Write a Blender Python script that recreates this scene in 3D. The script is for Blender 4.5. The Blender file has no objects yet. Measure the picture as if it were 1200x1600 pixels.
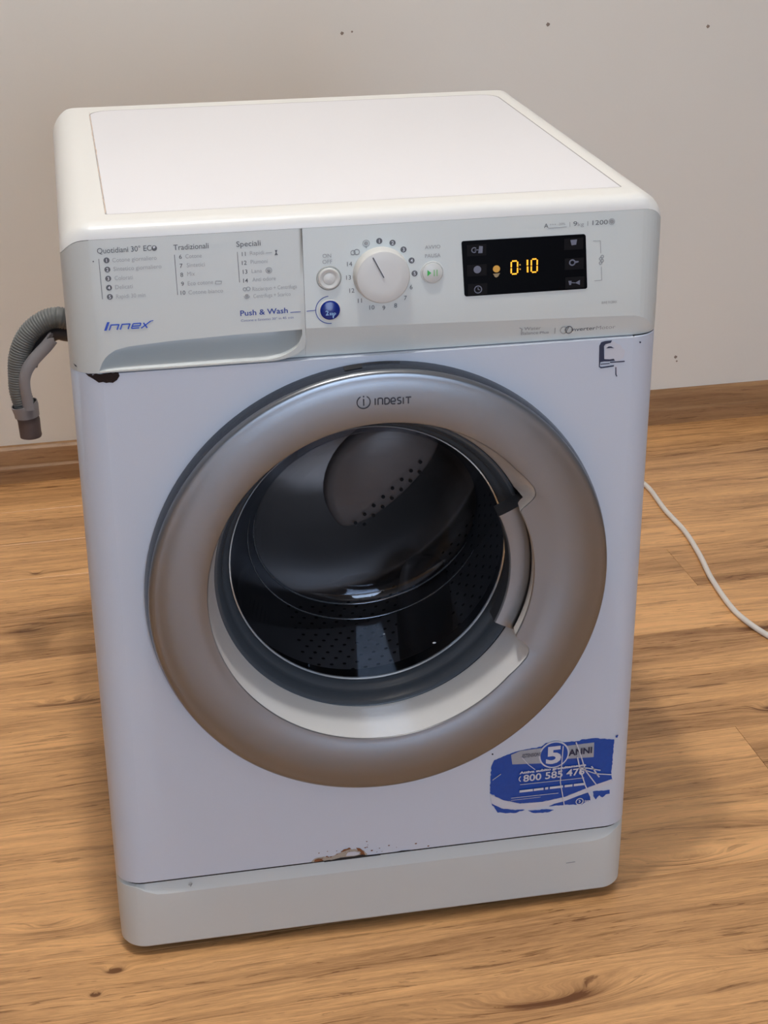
import bpy, bmesh, math, random
from math import sin, cos, pi, radians, atan2, hypot, sqrt
from mathutils import Vector, Matrix

random.seed(7)
SC = bpy.context.scene
COL = SC.collection

# ------------------------------------------------------------------ camera
F_PX = 2573.5
CAM = Vector((0.013445, -1.517597, 1.243122))
RT = Vector((0.9815608, -0.19106453, -0.00572149))
UP = Vector((0.08503419, 0.40964986, 0.90827098))
FW = Vector((0.17119456, 0.89200972, -0.41834327))
cd = bpy.data.cameras.new('camera')
cam = bpy.data.objects.new('camera', cd)
COL.objects.link(cam)
m = Matrix((RT, UP, -FW)).transposed().to_4x4()
m.translation = CAM
cam.matrix_world = m
cd.sensor_fit = 'VERTICAL'
cd.sensor_height = 32.0
cd.lens = 32.0 * F_PX / 1600.0
cd.clip_start = 0.02
SC.camera = cam

# ------------------------------------------------------------------ light
W = bpy.data.worlds.new('world')
SC.world = W
W.use_nodes = True
bg = W.node_tree.nodes['Background']
bg.inputs[0].default_value = (0.62, 0.68, 0.80, 1)
bg.inputs[1].default_value = 0.25

SC.view_settings.view_transform = 'Standard'
SC.view_settings.look = 'None'
SC.view_settings.exposure = 0.0
SC.view_settings.gamma = 1.0
SC.view_settings.use_curve_mapping = False

def lamp(name, kind, loc, power, color, size, rot=(0, 0, 0), size_y=None):
    l = bpy.data.lights.new(name, kind)
    l.energy = power
    l.color = color
    if kind == 'AREA':
        l.size = size
        if size_y:
            l.shape = 'RECTANGLE'; l.size_y = size_y
    else:
        l.shadow_soft_size = size
    o = bpy.data.objects.new(name, l)
    o.location = loc
    o.rotation_euler = rot
    COL.objects.link(o)
    return o

CEIL = 3.12
LX, LY, LZ = 0.10, -0.24, 2.95
lamp('ceiling_lamp_light', 'POINT', (LX, LY, LZ), 80.0, (1.0, 0.965, 0.925), 0.05)
# daylight through the window in the wall behind the photographer
lamp('window_daylight', 'AREA', (0.75, -4.74, 1.15), 58.0, (0.62, 0.78, 1.0), 1.5, (radians(90), 0, 0), 2.1)

# ------------------------------------------------------------------ helpers
def newmat(name):
    mt = bpy.data.materials.new(name)
    mt.use_nodes = True
    return mt, mt.node_tree, mt.node_tree.nodes['Principled BSDF']

def srgb(r, g, b):
    f = lambda c: (c / 255 / 12.92) if c / 255 <= 0.04045 else ((c / 255 + 0.055) / 1.055) ** 2.4
    return (f(r), f(g), f(b), 1)

def mat(name, col, rough=0.5, metal=0.0, spec=0.5, coat=0.0, bump=0.0, bscale=300, tint=0.0, emit=None, estr=1.0):
    mt, nt, b = newmat(name)
    b.inputs['Roughness'].default_value = rough
    b.inputs['Metallic'].default_value = metal
    b.inputs['Specular IOR Level'].default_value = spec
    b.inputs['Coat Weight'].default_value = coat
    b.inputs['Coat Roughness'].default_value = 0.12
    n = nt.nodes.new('ShaderNodeTexNoise')
    tc = nt.nodes.new('ShaderNodeTexCoord')
    n.inputs['Scale'].default_value = bscale
    n.inputs['Detail'].default_value = 3
    nt.links.new(tc.outputs['Object'], n.inputs['Vector'])
    mr = nt.nodes.new('ShaderNodeMix'); mr.data_type = 'RGBA'
    mr.inputs[6].default_value = tuple(c * (1 - tint) for c in col[:3]) + (1,)
    mr.inputs[7].default_value = tuple(min(1, c * (1 + tint)) for c in col[:3]) + (1,)
    nt.links.new(n.outputs[0], mr.inputs[0])
    nt.links.new(mr.outputs[2], b.inputs['Base Color'])
    if bump:
        bp = nt.nodes.new('ShaderNodeBump')
        bp.inputs['Strength'].default_value = bump
        bp.inputs['Distance'].default_value = 0.001
        nt.links.new(n.outputs[0], bp.inputs['Height'])
        nt.links.new(bp.outputs[0], b.inputs['Normal'])
    if emit:
        b.inputs['Emission Color'].default_value = emit
        b.inputs['Emission Strength'].default_value = estr
    return mt

def link(name, mesh, material=None, parent=None):
    o = bpy.data.objects.new(name, mesh)
    COL.objects.link(o)
    if material is not None:
        mesh.materials.append(material)
    if parent is not None:
        o.parent = parent
    return o

def obj(name, verts, faces, material, parent=None, smooth=False, sharp=35):
    me = bpy.data.meshes.new(name)
    me.from_pydata([tuple(v) for v in verts], [], faces)
    bm = bmesh.new(); bm.from_mesh(me)
    bmesh.ops.remove_doubles(bm, verts=bm.verts, dist=1e-6)
    bmesh.ops.recalc_face_normals(bm, faces=bm.faces)
    bm.to_mesh(me); bm.free()
    if smooth:
        me.polygons.foreach_set('use_smooth', [True] * len(me.polygons))
        me.set_sharp_from_angle(angle=radians(sharp))
    return link(name, me, material, parent)

def tag(o, label=None, cat=None, group=None, kind=None):
    if label: o['label'] = label
    if cat: o['category'] = cat
    if group: o['group'] = group
    if kind: o['kind'] = kind
    return o

class MB:
    def __init__(s): s.v = []; s.f = []
    def add(s, v, f):
        k = len(s.v); s.v += [tuple(a) for a in v]; s.f += [tuple(i + k for i in q) for q in f]
    def box(s, a, b):
        x0, y0, z0 = a; x1, y1, z1 = b
        s.add([(x0, y0, z0), (x1, y0, z0), (x1, y1, z0), (x0, y1, z0), (x0, y0, z1), (x1, y0, z1), (x1, y1, z1), (x0, y1, z1)],
              [(0, 3, 2, 1), (4, 5, 6, 7), (0, 1, 5, 4), (1, 2, 6, 5), (2, 3, 7, 6), (3, 0, 4, 7)])
    def poly(s, pts, y0, th=0.0003):
        """prism from an outline in the x/z plane; front at y0, back at y0+th"""
        n = len(pts)
        s.add([(x, y0, z) for x, z in pts] + [(x, y0 + th, z) for x, z in pts],
              [tuple(range(n)), tuple(range(2 * n - 1, n - 1, -1))] + [(i, n + i, n + (i + 1) % n, (i + 1) % n) for i in range(n)])
    def strip(s, pts, w, y0, th=0.0003):
        """thin printed line of width w along a polyline in the x/z plane"""
        for (ax, az), (bx, bz) in zip(pts[:-1], pts[1:]):
            L = hypot(bx - ax, bz - az) or 1e-9
            nx, nz = -(bz - az) / L * w / 2, (bx - ax) / L * w / 2
            s.poly([(ax + nx, az + nz), (ax - nx, az - nz), (bx - nx, bz - nz), (bx + nx, bz + nz)], y0, th)
    def disc(s, cx, cz, r, y0, th=0.0003, n=20):
        s.poly([(cx + r * cos(2 * pi * i / n), cz + r * sin(2 * pi * i / n)) for i in range(n)], y0, th)
    def arc(s, cx, cz, r, w, a0, a1, y0, th=0.0003, n=24):
        s.strip([(cx + r * cos(radians(a0 + (a1 - a0) * i / n)), cz + r * sin(radians(a0 + (a1 - a0) * i / n))) for i in range(n + 1)], w, y0, th)
    def build(s, name, material, parent=None, smooth=False, sharp=35):
        return obj(name, s.v, s.f, material, parent, smooth, sharp)

def grid_obj(name, rows, material, parent=None, closed=False, smooth=True, cap0=False, cap1=False, sharp=35):
    n = len(rows[0]); v = [p for r in rows for p in r]; f = []
    for j in range(len(rows) - 1):
        for i in range(n if closed else n - 1):
            k = (i + 1) % n
            f.append((j * n + i, j * n + k, (j + 1) * n + k, (j + 1) * n + i))
    if cap0: f.append(tuple(range(n)))
    if cap1: f.append(tuple(range((len(rows) - 1) * n, len(rows) * n)))
    return obj(name, v, f, material, parent, smooth, sharp)

def lathe(name, prof, cx, cz, material, parent, n=128, sharp=35):
    """profile of (radius, y) turned about the y axis through (cx, cz)"""
    rows = []
    for r, y in prof:
        if r < 1e-6: r = 1e-4
        rows.append([(cx + r * cos(2 * pi * i / n), y, cz + r * sin(2 * pi * i / n)) for i in range(n)])
    return grid_obj(name, rows, material, parent, closed=True, sharp=sharp)

def catmull(pts, k=8):
    P = [Vector(p) for p in pts]; P = [P[0] * 2 - P[1]] + P + [P[-1] * 2 - P[-2]]
    out = []
    for i in range(1, len(P) - 2):
        for j in range(k):
            t = j / k; a, b, c, d = P[i - 1], P[i], P[i + 1], P[i + 2]
            out.append(0.5 * ((2 * b) + (c - a) * t + (2 * a - 5 * b + 4 * c - d) * t * t + (3 * b - a - 3 * c + d) * t ** 3))
    out.append(P[-2]); return out

def sweep(path, sect, rad=None, closed=True):
    """rows of points: section list of (u,v) swept along path, rad scales"""
    rows = []; side = None
    for i, p in enumerate(path):
        t = (path[min(i + 1, len(path) - 1)] - path[max(i - 1, 0)]).normalized()
        if side is None:
            side = t.cross(Vector((0, 1, 0)))
            if side.length < 0.1: side = t.cross(Vector((0, 0, 1)))
        side = (side - t * side.dot(t)).normalized()
        w = t.cross(side)
        r = rad(i) if callable(rad) else (rad or 1)
        rows.append([p + side * (u * r) + w * (v * r) for u, v in sect])
    return rows

CIRC = lambda n: [(cos(2 * pi * i / n), sin(2 * pi * i / n)) for i in range(n)]

def resample(path, step):
    out = [path[0]]; acc = 0
    for a, b in zip(path[:-1], path[1:]):
        L = (b - a).length; d = step - acc
        while d <= L:
            out.append(a.lerp(b, d / L)); d += step
        acc = (acc + L) % step
    return out

# lettering: built from Blender's own font, turned into flat mesh on the x/z plane
_cache = {}
def glyphs(txt, bold=0.0, shear=0.0, space=1.0):
    key = (txt, bold, shear, space)
    if key in _cache: return _cache[key]
    cu = bpy.data.curves.new('lettering_curve', 'FONT')
    cu.body = txt; cu.size = 1; cu.offset = bold; cu.shear = shear; cu.resolution_u = 3; cu.space_character = space
    o = bpy.data.objects.new('lettering_curve', cu); COL.objects.link(o)
    dg = bpy.context.evaluated_depsgraph_get()
    me = bpy.data.meshes.new_from_object(o.evaluated_get(dg))
    v = [(p.co.x, p.co.y) for p in me.vertices]; f = [tuple(p.vertices) for p in me.polygons]
    bpy.data.objects.remove(o); bpy.data.curves.remove(cu); bpy.data.meshes.remove(me)
    _cache[key] = (v, f)
    return v, f
CAPH = None
def write(mb, txt, x0, z0, h, x1=None, y=-0.0004, bold=0.0, shear=0.0, dz=0.0, center=False, yz=None, space=1.0):
    """txt with its baseline at z0 and capital height h; squeezed to end at x1; dz = rise over its length"""
    global CAPH
    if CAPH is None:
        CAPH = max(p[1] for p in glyphs('H')[0])
    v, f = glyphs(txt, bold, shear, space)
    s = h / CAPH
    xa = min(p[0] for p in v); xb = max(p[0] for p in v)
    sx = (x1 - x0) / (xb - xa) if x1 is not None else s
    off = -(xb - xa) * sx / 2 if center else 0
    out = []
    for px, py in v:
        X = x0 + (px - xa) * sx + off
        Z = z0 + py * s + dz * (px - xa) / (xb - xa + 1e-9)
        out.append((X, (yz(Z) if yz else 0) + y, Z))
    mb.add(out, f)

# ------------------------------------------------------------------ materials
M = {}
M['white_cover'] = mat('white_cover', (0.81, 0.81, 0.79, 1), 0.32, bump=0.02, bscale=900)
M['top_sheet'] = mat('top_sheet', (0.79, 0.79, 0.83, 1), 0.5, bump=0.06, bscale=1500)
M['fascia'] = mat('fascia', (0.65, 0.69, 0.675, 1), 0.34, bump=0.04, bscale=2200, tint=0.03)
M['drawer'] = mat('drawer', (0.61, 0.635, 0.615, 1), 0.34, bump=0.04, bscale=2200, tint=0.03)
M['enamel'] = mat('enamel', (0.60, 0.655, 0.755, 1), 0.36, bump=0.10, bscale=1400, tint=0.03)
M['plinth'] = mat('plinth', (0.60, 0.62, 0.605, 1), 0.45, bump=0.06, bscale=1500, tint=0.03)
M['dark'] = mat('dark', (0.012, 0.012, 0.014, 1), 0.7)
M['silver'] = mat('silver', (0.235, 0.25, 0.275, 1), 0.28, metal=0.87, bump=0.05, bscale=3500, tint=0.06)
M['silver_gloss'] = mat('silver_gloss', (0.95, 0.95, 0.95, 1), 0.20, metal=0.2, bump=0.03, bscale=3000, tint=0.04)
M['rim_dark'] = mat('rim_dark', (0.030, 0.036, 0.050, 1), 0.25, metal=0.2)
M['smoke_plastic'] = mat('smoke_plastic', (0.060, 0.072, 0.088, 1), 0.25, spec=0.4)
M['rubber'] = mat('rubber', (0.018, 0.02, 0.026, 1), 0.45)
M['lifter_grey'] = mat('lifter_grey', (0.30, 0.27, 0.26, 1), 0.28)
M['steel'] = mat('steel', (0.40, 0.38, 0.375, 1), 0.36, metal=0.55, bump=0.03, bscale=60)
M['knob'] = mat('knob', (0.66, 0.66, 0.64, 1), 0.38)
M['button'] = mat('button', (0.66, 0.67, 0.65, 1), 0.35)
M['ink'] = mat('ink', (0.13, 0.135, 0.15, 1), 0.6)
M['ink_soft'] = mat('ink_soft', (0.33, 0.34, 0.35, 1), 0.6)
M['ink_faint'] = mat('ink_faint', (0.40, 0.41, 0.42, 1), 0.6)
M['ink_blue'] = mat('ink_blue', srgb(40, 62, 150), 0.5)
M['ink_blue_soft'] = mat('ink_blue_soft', srgb(120, 128, 172), 0.5)
M['blue_logo'] = mat('blue_logo', srgb(20, 70, 190), 0.4)
M['blue_button'] = mat('blue_button', srgb(8, 40, 130), 0.18)
M['green'] = mat('green', srgb(40, 175, 60), 0.4)
M['white_ink'] = mat('white_ink', (0.75, 0.77, 0.82, 1), 0.5)
M['display_glass'] = mat('display_glass', (0.002, 0.002, 0.003, 1), 0.3, spec=0.03)
M['display_key'] = mat('display_key', (0.007, 0.006, 0.007, 1), 0.5, spec=0.08)
M['display_icon'] = mat('display_icon', (0.15, 0.16, 0.22, 1), 0.5)
M['digit'] = mat('digit', (0.8, 0.4, 0.02, 1), 0.5, emit=(1.0, 0.42, 0.02, 1), estr=1.05)
M['led_low'] = mat('led_low', (0.35, 0.2, 0.03, 1), 0.5, emit=(0.55, 0.25, 0.02, 1), estr=0.45)
M['led_off'] = mat('led_off', (0.33, 0.24, 0.12, 1), 0.5)
M['sticker_blue'] = mat('sticker_blue', srgb(2, 72, 166), 0.35, bump=0.2, bscale=200, tint=0.12)
M['sticker_paper'] = mat('sticker_paper', (0.62, 0.63, 0.70, 1), 0.5)
M['sticker_grey'] = mat('sticker_grey', (0.36, 0.38, 0.43, 1), 0.4, tint=0.1, bscale=120)
M['sticker_navy'] = mat('sticker_navy', srgb(32, 40, 72), 0.4)
M['rust'] = mat('rust', srgb(132, 84, 52), 0.9, bump=0.5, bscale=900, tint=0.5)
M['rust_dark'] = mat('rust_dark', srgb(30, 14, 12), 0.9, bump=0.6, bscale=600, tint=0.5)
M['rust_light'] = mat('rust_light', srgb(176, 164, 150), 0.9, bump=0.4, bscale=900, tint=0.2)
M['hose'] = mat('hose', srgb(112, 116, 116), 0.42)
M['hose_dark'] = mat('hose_dark', srgb(72, 70, 74), 0.5)
M['hose_end'] = mat('hose_end', srgb(88, 76, 76), 0.6)
M['guide'] = mat('guide', srgb(140, 138, 142), 0.45)
M['cord'] = mat('cord', (0.82, 0.78, 0.74, 1), 0.45)
M['lamp_white'] = mat('lamp_white', (0.8, 0.8, 0.78, 1), 0.5)
M['frame_white'] = mat('frame_white', (0.8, 0.8, 0.8, 1), 0.4)
M['bulb'] = mat('bulb', (0.9, 0.9, 0.9, 1), 0.4, emit=(1.0, 0.9, 0.78, 1), estr=6.0)
M['daylight_pane'] = mat('daylight_pane', (0.4, 0.5, 0.6, 1), 0.1, emit=(0.62, 0.76, 1.0, 1), estr=1.6)
M['wall_mark'] = mat('wall_mark', srgb(140, 125, 115), 0.9)

# clear bowl: mirror-like skin with a fresnel, the rest passes straight through
def glass_mat(name, tint):
    mt, nt, b = newmat(name)
    nt.nodes.remove(b)
    out = nt.nodes['Material Output']
    g = nt.nodes.new('ShaderNodeBsdfGlossy'); g.inputs['Roughness'].default_value = 0.03
    g.inputs['Color'].default_value = (0.85, 0.9, 1.0, 1)
    t = nt.nodes.new('ShaderNodeBsdfTransparent'); t.inputs['Color'].default_value = tint
    lw = nt.nodes.new('ShaderNodeLayerWeight'); lw.inputs['Blend'].default_value = 0.5
    pw = nt.nodes.new('ShaderNodeMath'); pw.operation = 'POWER'; pw.inputs[1].default_value = 4.0
    fr = nt.nodes.new('ShaderNodeMapRange'); fr.inputs[3].default_value = 0.07; fr.inputs[4].default_value = 0.95
    nt.links.new(lw.outputs['Facing'], pw.inputs[0]); nt.links.new(pw.outputs[0], fr.inputs[0])
    mx = nt.nodes.new('ShaderNodeMixShader')
    nt.links.new(fr.outputs[0], mx.inputs[0]); nt.links.new(t.outputs[0], mx.inputs[1]); nt.links.new(g.outputs[0], mx.inputs[2])
    nt.links.new(mx.outputs[0], out.inputs[0])
    return mt
M['glass'] = glass_mat('bowl_glass', (0.66, 0.64, 0.64, 1))
M['bead'] = mat('bead', (.30, .32, .35, 1), .15, metal=.8)
M['glass_side'] = glass_mat('bowl_glass_side', (0.40, 0.42, 0.46, 1))

def plaster(name, c):
    mt, nt, b = newmat(name)
    tc = nt.nodes.new('ShaderNodeTexCoord')
    n1 = nt.nodes.new('ShaderNodeTexNoise'); n1.inputs['Scale'].default_value = 1.6; n1.inputs['Detail'].default_value = 4
    n2 = nt.nodes.new('ShaderNodeTexNoise'); n2.inputs['Scale'].default_value = 220; n2.inputs['Detail'].default_value = 4
    mx = nt.nodes.new('ShaderNodeMix'); mx.data_type = 'RGBA'
    mx.inputs[6].default_value = (c[0] * .96, c[1] * .955, c[2] * .95, 1); mx.inputs[7].default_value = (c[0] * 1.03, c[1] * 1.03, c[2] * 1.03, 1)
    bp = nt.nodes.new('ShaderNodeBump'); bp.inputs['Strength'].default_value = 0.12; bp.inputs['Distance'].default_value = 0.001
    for n in (n1, n2): nt.links.new(tc.outputs['Object'], n.inputs['Vector'])
    nt.links.new(n1.outputs[0], mx.inputs[0]); nt.links.new(mx.outputs[2], b.inputs['Base Color'])
    nt.links.new(n2.outputs[0], bp.inputs['Height']); nt.links.new(bp.outputs[0], b.inputs['Normal'])
    b.inputs['Roughness'].default_value = 0.85
    return mt
M['plaster'] = plaster('plaster', (0.765, 0.745, 0.70))
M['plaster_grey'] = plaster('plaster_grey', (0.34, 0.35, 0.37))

# laminate wood. Grain runs along local x of the floor frame. Knots are real features of the boards.
KNOTS = [  # x, y (floor frame), half length, half width, strength, darkness
    (0.578, -1.578, .105, .020, 1.7, .55), (0.085, -0.822, .060, .012, 1.2, .45), (1.066, -1.066, .018, .012, 1.0, .9),
    (0.815, -1.378, .085, .018, 1.3, .6), (0.088, -1.455, .007, .0045, .5, 2.6), (0.112, -1.420, .012, .006, .6, 1.2),
    (0.745, -0.998, .030, .010, .8, .5), (0.30, -1.60, .09, .020, 1.0, .35), (1.16, -0.84, .06, .014, 1.0, .5),
    (0.055, -0.39, .010, .007, .5, .8), (0.03, -0.59, .05, .012, .9, .5), (0.045, -1.33, .05, .013, 1.0, .6),
    (1.28, -0.15, .10, .018, .9, .5), (0.84, -1.55, .06, .010, .8, .3), (1.02, -1.32, .09, .012, .9, .3)]
def wood(name, base=(0.90, 0.50, 0.215), dark=(0.17, 0.070, 0.024), per_plank=True, knots=True, rough=0.27):
    mt, nt, b = newmat(name)
    N, Lk = nt.nodes, nt.links
    tc = N.new('ShaderNodeTexCoord')
    src = tc.outputs['Object']
    def math_(op, a, bb=None, c=None):
        n = N.new('ShaderNodeMath'); n.operation = op
        for i, x in enumerate((a, bb, c)):
            if x is None: continue
            if isinstance(x, (int, float)): n.inputs[i].default_value = x
            else: Lk.new(x, n.inputs[i])
        return n.outputs[0]
    sp = N.new('ShaderNodeSeparateXYZ'); Lk.new(src, sp.inputs[0])
    X, Y, Z = sp.outputs
    if not knots: Y = math_('ADD', Y, Z)
    oi = N.new('ShaderNodeObjectInfo')
    rnd = math_('MULTIPLY', oi.outputs['Random'], 37.0 if per_plank else 0.0)
    def noise(sx, sy, detail=4, rough_=.55, seed=0.0, dist=0.0, extra=None):
        cb = N.new('ShaderNodeCombineXYZ')
        Lk.new(math_('MULTIPLY', X, sx), cb.inputs[0])
        yy = math_('MULTIPLY', Y if extra is None else extra, sy)
        Lk.new(yy, cb.inputs[1])
        Lk.new(math_('ADD', rnd, seed), cb.inputs[2])
        n = N.new('ShaderNodeTexNoise'); n.inputs['Scale'].default_value = 1
        n.inputs['Detail'].default_value = detail; n.inputs['Roughness'].default_value = rough_
        n.inputs['Distortion'].default_value = dist
        Lk.new(cb.outputs[0], n.inputs['Vector'])
        return n.outputs[0]
    def ramp(v, a, b2):
        n = N.new('ShaderNodeMapRange'); n.clamp = True; Lk.new(v, n.inputs[0])
        n.inputs[1].default_value = a; n.inputs[2].default_value = b2
        n.interpolation_type = 'SMOOTHSTEP'
        return n.outputs[0]
    kn = None; kd = None
    if knots:
        for (kx, ky, a, c, s, dk) in KNOTS:
            dx = math_('MULTIPLY', math_('SUBTRACT', X, kx), 1 / a)
            dy = math_('MULTIPLY', math_('SUBTRACT', Y, ky), 1 / c)
            d2 = math_('ADD', math_('MULTIPLY', dx, dx), math_('MULTIPLY', dy, dy))
            g = math_('EXPONENT', math_('MULTIPLY', d2, -0.6))
            k1 = math_('MULTIPLY', g, s * 0.02)
            g2 = math_('MULTIPLY', math_('EXPONENT', math_('MULTIPLY', d2, -2.2)), dk)
            kn = k1 if kn is None else math_('ADD', kn, k1)
            kd = g2 if kd is None else math_('ADD', kd, g2)
    yy = Y
    wob = math_('MULTIPLY', math_('SUBTRACT', noise(2.2, 9, 3, .5, 3.0), .5), 0.05)
    yy = math_('ADD', yy, wob)
    if kn is not None: yy = math_('ADD', yy, kn)
    # broad tone bands, growth lines, pores
    band = noise(1.6, 16, 4, .6, 11.0, .3, yy)
    lines = noise(2.6, 120, 5, .65, 5.0, .6, yy)
    fine = noise(34, 620, 3, .75, 9.0, 0, yy)
    pore = noise(20, 270, 4, .6, 21.0, .5, yy)
    patch = noise(3.0, 7, 3, .5, 17.0, .4)
    streak = ramp(noise(3.2, 44, 3, .6, 29.0, .8, yy), .60, .73)
    pdark = ramp(pore, .63, .68)
    dash = ramp(noise(7, 130, 4, .6, 41.0, .7, yy), .60, .655)
    fac = math_('MULTIPLY', ramp(band, .36, .68), .36)
    fac = math_('ADD', fac, math_('MULTIPLY', ramp(lines, .36, .68), .26))
    fac = math_('ADD', fac, math_('MULTIPLY', ramp(fine, .30, .70), .22))
    fac = math_('ADD', fac, math_('MULTIPLY', pdark, .34))
    fac = math_('ADD', fac, math_('MULTIPLY', dash, .34))
    fac = math_('ADD', fac, math_('MULTIPLY', streak, .28))
    fac = math_('ADD', fac, math_('MULTIPLY', math_('SUBTRACT', patch, .5), .40))
    if kd is not None:
        kdn = math_('MULTIPLY', kd, math_('ADD', ramp(lines, .35, .6), .25))
        fac = math_('ADD', fac, kdn)
    if per_plank:
        fac = math_('ADD', fac, math_('MULTIPLY', math_('SUBTRACT', oi.outputs['Random'], .5), .22))
    fac = math_('MINIMUM', math_('MAXIMUM', fac, 0.0), 1.0)
    mx = N.new('ShaderNodeMix'); mx.data_type = 'RGBA'; mx.clamp_factor = False
    mx.inputs[6].default_value = base + (1,); mx.inputs[7].default_value = dark + (1,)
    Lk.new(fac, mx.inputs[0])
    Lk.new(mx.outputs[2], b.inputs['Base Color'])
    bp = N.new('ShaderNodeBump'); bp.inputs['Strength'].default_value = 0.25; bp.inputs['Distance'].default_value = 0.0006
    Lk.new(math_('SUBTRACT', 1.0, math_('ADD', pdark, math_('MULTIPLY', fine, .4))), bp.inputs['Height'])
    Lk.new(bp.outputs[0], b.inputs['Normal'])
    b.inputs['Roughness'].default_value = rough
    b.inputs['Specular IOR Level'].default_value = 0.35
    return mt
M['laminate'] = wood('laminate')
M['skirting'] = wood('skirting', (0.44, 0.25, 0.12), (0.15, 0.072, 0.032), per_plank=False, knots=False, rough=0.4)

# ------------------------------------------------------------------ room shell
# the room is turned a little against the washing machine; all room parts live in its frame
ANG = 0.0272
ORG = Vector((-0.161, 1.399, 0.0))
def rframe(o):
    o.location = ORG; o.rotation_euler = (0, 0, ANG)
    return o
X0, X1, YB, YF = -1.7, 3.0, 0.018, -6.2     # room extents in that frame

sl = MB(); sl.box((X0, YF, -0.06), (X1, YB, -0.0095))
floor = rframe(sl.build('floor', M['dark']))
tag(floor, kind='structure')

BOUND = [0.018, -0.130, -0.269, -0.408, -0.546, -0.684, -0.820, -0.953, -1.100, -1.244, -1.394, -1.519]
y = BOUND[-1]
while y > YF + 0.14:
    y -= 0.1395; BOUND.append(y)
BOUND[-1] = YF
JOINT = {4: 1.1145, 8: 0.999}
JH = {0: .4, 1: .8, 2: .6, 3: .95, 5: .45, 6: .72, 7: .5, 9: 1.12, 10: 1.09, 11: 1.0}
rng = random.Random(5)
for k in range(len(BOUND) - 1):
    ya, yb = BOUND[k + 1], BOUND[k]
    L = 1.285
    j = JOINT.get(k, 0.2 + rng.random() * L)
    if k in JH: j = JH[k]
    while j > X0: j -= L
    xs = [X0]; j += L
    while j < X1: xs.append(j); j += L
    xs.append(X1)
    if xs[1] - xs[0] < .05: xs.pop(1)
    for xa, xb in zip(xs[:-1], xs[1:]):
        g = 0.00018; c = 0.0004
        a0, a1, b0, b1 = xa + g, xb - g, ya + g, yb - g
        v = [(a0, b0, -.0095), (a1, b0, -.0095), (a1, b1, -.0095), (a0, b1, -.0095),
             (a0, b0, -c), (a1, b0, -c), (a1, b1, -c), (a0, b1, -c),
             (a0 + c, b0 + c, 0), (a1 - c, b0 + c, 0), (a1 - c, b1 - c, 0), (a0 + c, b1 - c, 0)]
        f = [(0, 3, 2, 1), (8, 9, 10, 11)] + [(i, (i + 1) % 4, (i + 1) % 4 + 4, i + 4) for i in range(4)] + [(i + 4, (i + 1) % 4 + 4, (i + 1) % 4 + 8, i + 8) for i in range(4)]
        obj('plank', v, f, M['laminate'], floor)

def wallbox(name, a, b_, material):
    w = MB(); w.box(a, b_); return tag(rframe(w.build(name, material)), kind='structure')
T = 0.12
wall_back = wallbox('wall_back', (X0, YB, -0.06), (X1, YB + T, CEIL), M['plaster'])
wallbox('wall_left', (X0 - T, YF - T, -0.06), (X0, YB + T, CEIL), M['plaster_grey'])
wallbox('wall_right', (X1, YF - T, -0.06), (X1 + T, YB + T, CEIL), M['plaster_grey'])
wallbox('ceiling', (X0 - T, YF - T, CEIL), (X1 + T, YB + T, CEIL + .1), M['plaster'])
# wall behind the photographer, with a window opening
wx0, wx1, wz0, wz1 = 0.05, 1.60, 0.08, 2.25
wf = MB()
wf.box((X0, YF - T, -.06), (wx0, YF, CEIL)); wf.box((wx1, YF - T, -.06), (X1, YF, CEIL))
wf.box((wx0, YF - T, -.06), (wx1, YF, wz0)); wf.box((wx0, YF - T, wz1), (wx1, YF, CEIL))
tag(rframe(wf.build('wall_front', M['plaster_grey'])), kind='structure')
wn = MB()
for a, b_ in (((wx0, wz0), (wx0 + .06, wz1)), ((wx1 - .06, wz0), (wx1, wz1)), ((wx0 + .06, wz0), (wx1 - .06, wz0 + .06)),
              ((wx0 + .06, wz1 - .06), (wx1 - .06, wz1)), (((wx0 + wx1) / 2 - .03, wz0 + .06), ((wx0 + wx1) / 2 + .03, wz1 - .06))):
    wn.box((a[0], YF - .09, a[1]), (b_[0], YF - .03, b_[1]))
win = tag(rframe(wn.build('window_1', M['frame_white'])), kind='structure')
for xa, xb in ((wx0 + .06, (wx0 + wx1) / 2 - .03), ((wx0 + wx1) / 2 + .03, wx1 - .06)):
    pn = MB(); pn.box((xa, YF - .068, wz0 + .06), (xb, YF - .062, wz1 - .06)); pn.build('pane', M['daylight_pane'], win)

# skirting board: stepped profile with a sloped, lit top edge
PROF = [(.018, 0), (0, 0), (0, .0265), (.0008, .0295), (.0035, .0320), (.0055, .0335), (.0062, .0365), (.0068, .0590), (.0085, .0635), (.0130, .0685), (.018, .0705)]
rows = [[(x, yy, z) for yy, z in PROF] for x in (X0, X1)]
bb = rframe(grid_obj('baseboard_back', rows, M['skirting'], None, closed=True, cap0=True, cap1=True, sharp=20))
tag(bb, kind='structure')

# small scuff marks on the wall
for wx, wz, r in ((1.052, .796, .0034), (1.362, .781, .0032), (0.672, .795, .0030), (0.69, .797, .0018), (1.345, .137, .0032), (1.348, .128, .0018)):
    n = 10
    v = [(wx + r * (1 + .25 * sin(i * 2.7)) * cos(2 * pi * i / n), YB - .0006, wz + r * (1 + .25 * cos(i * 1.9)) * sin(2 * pi * i / n)) for i in range(n)]
    v += [(a, YB + .0004, c) for a, _, c in v]
    wm = obj('wall_mark', v, [tuple(range(n)), tuple(range(2 * n - 1, n - 1, -1))] + [(i, n + i, n + (i + 1) % n, (i + 1) % n) for i in range(n)], M['wall_mark'], wall_back)

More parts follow.
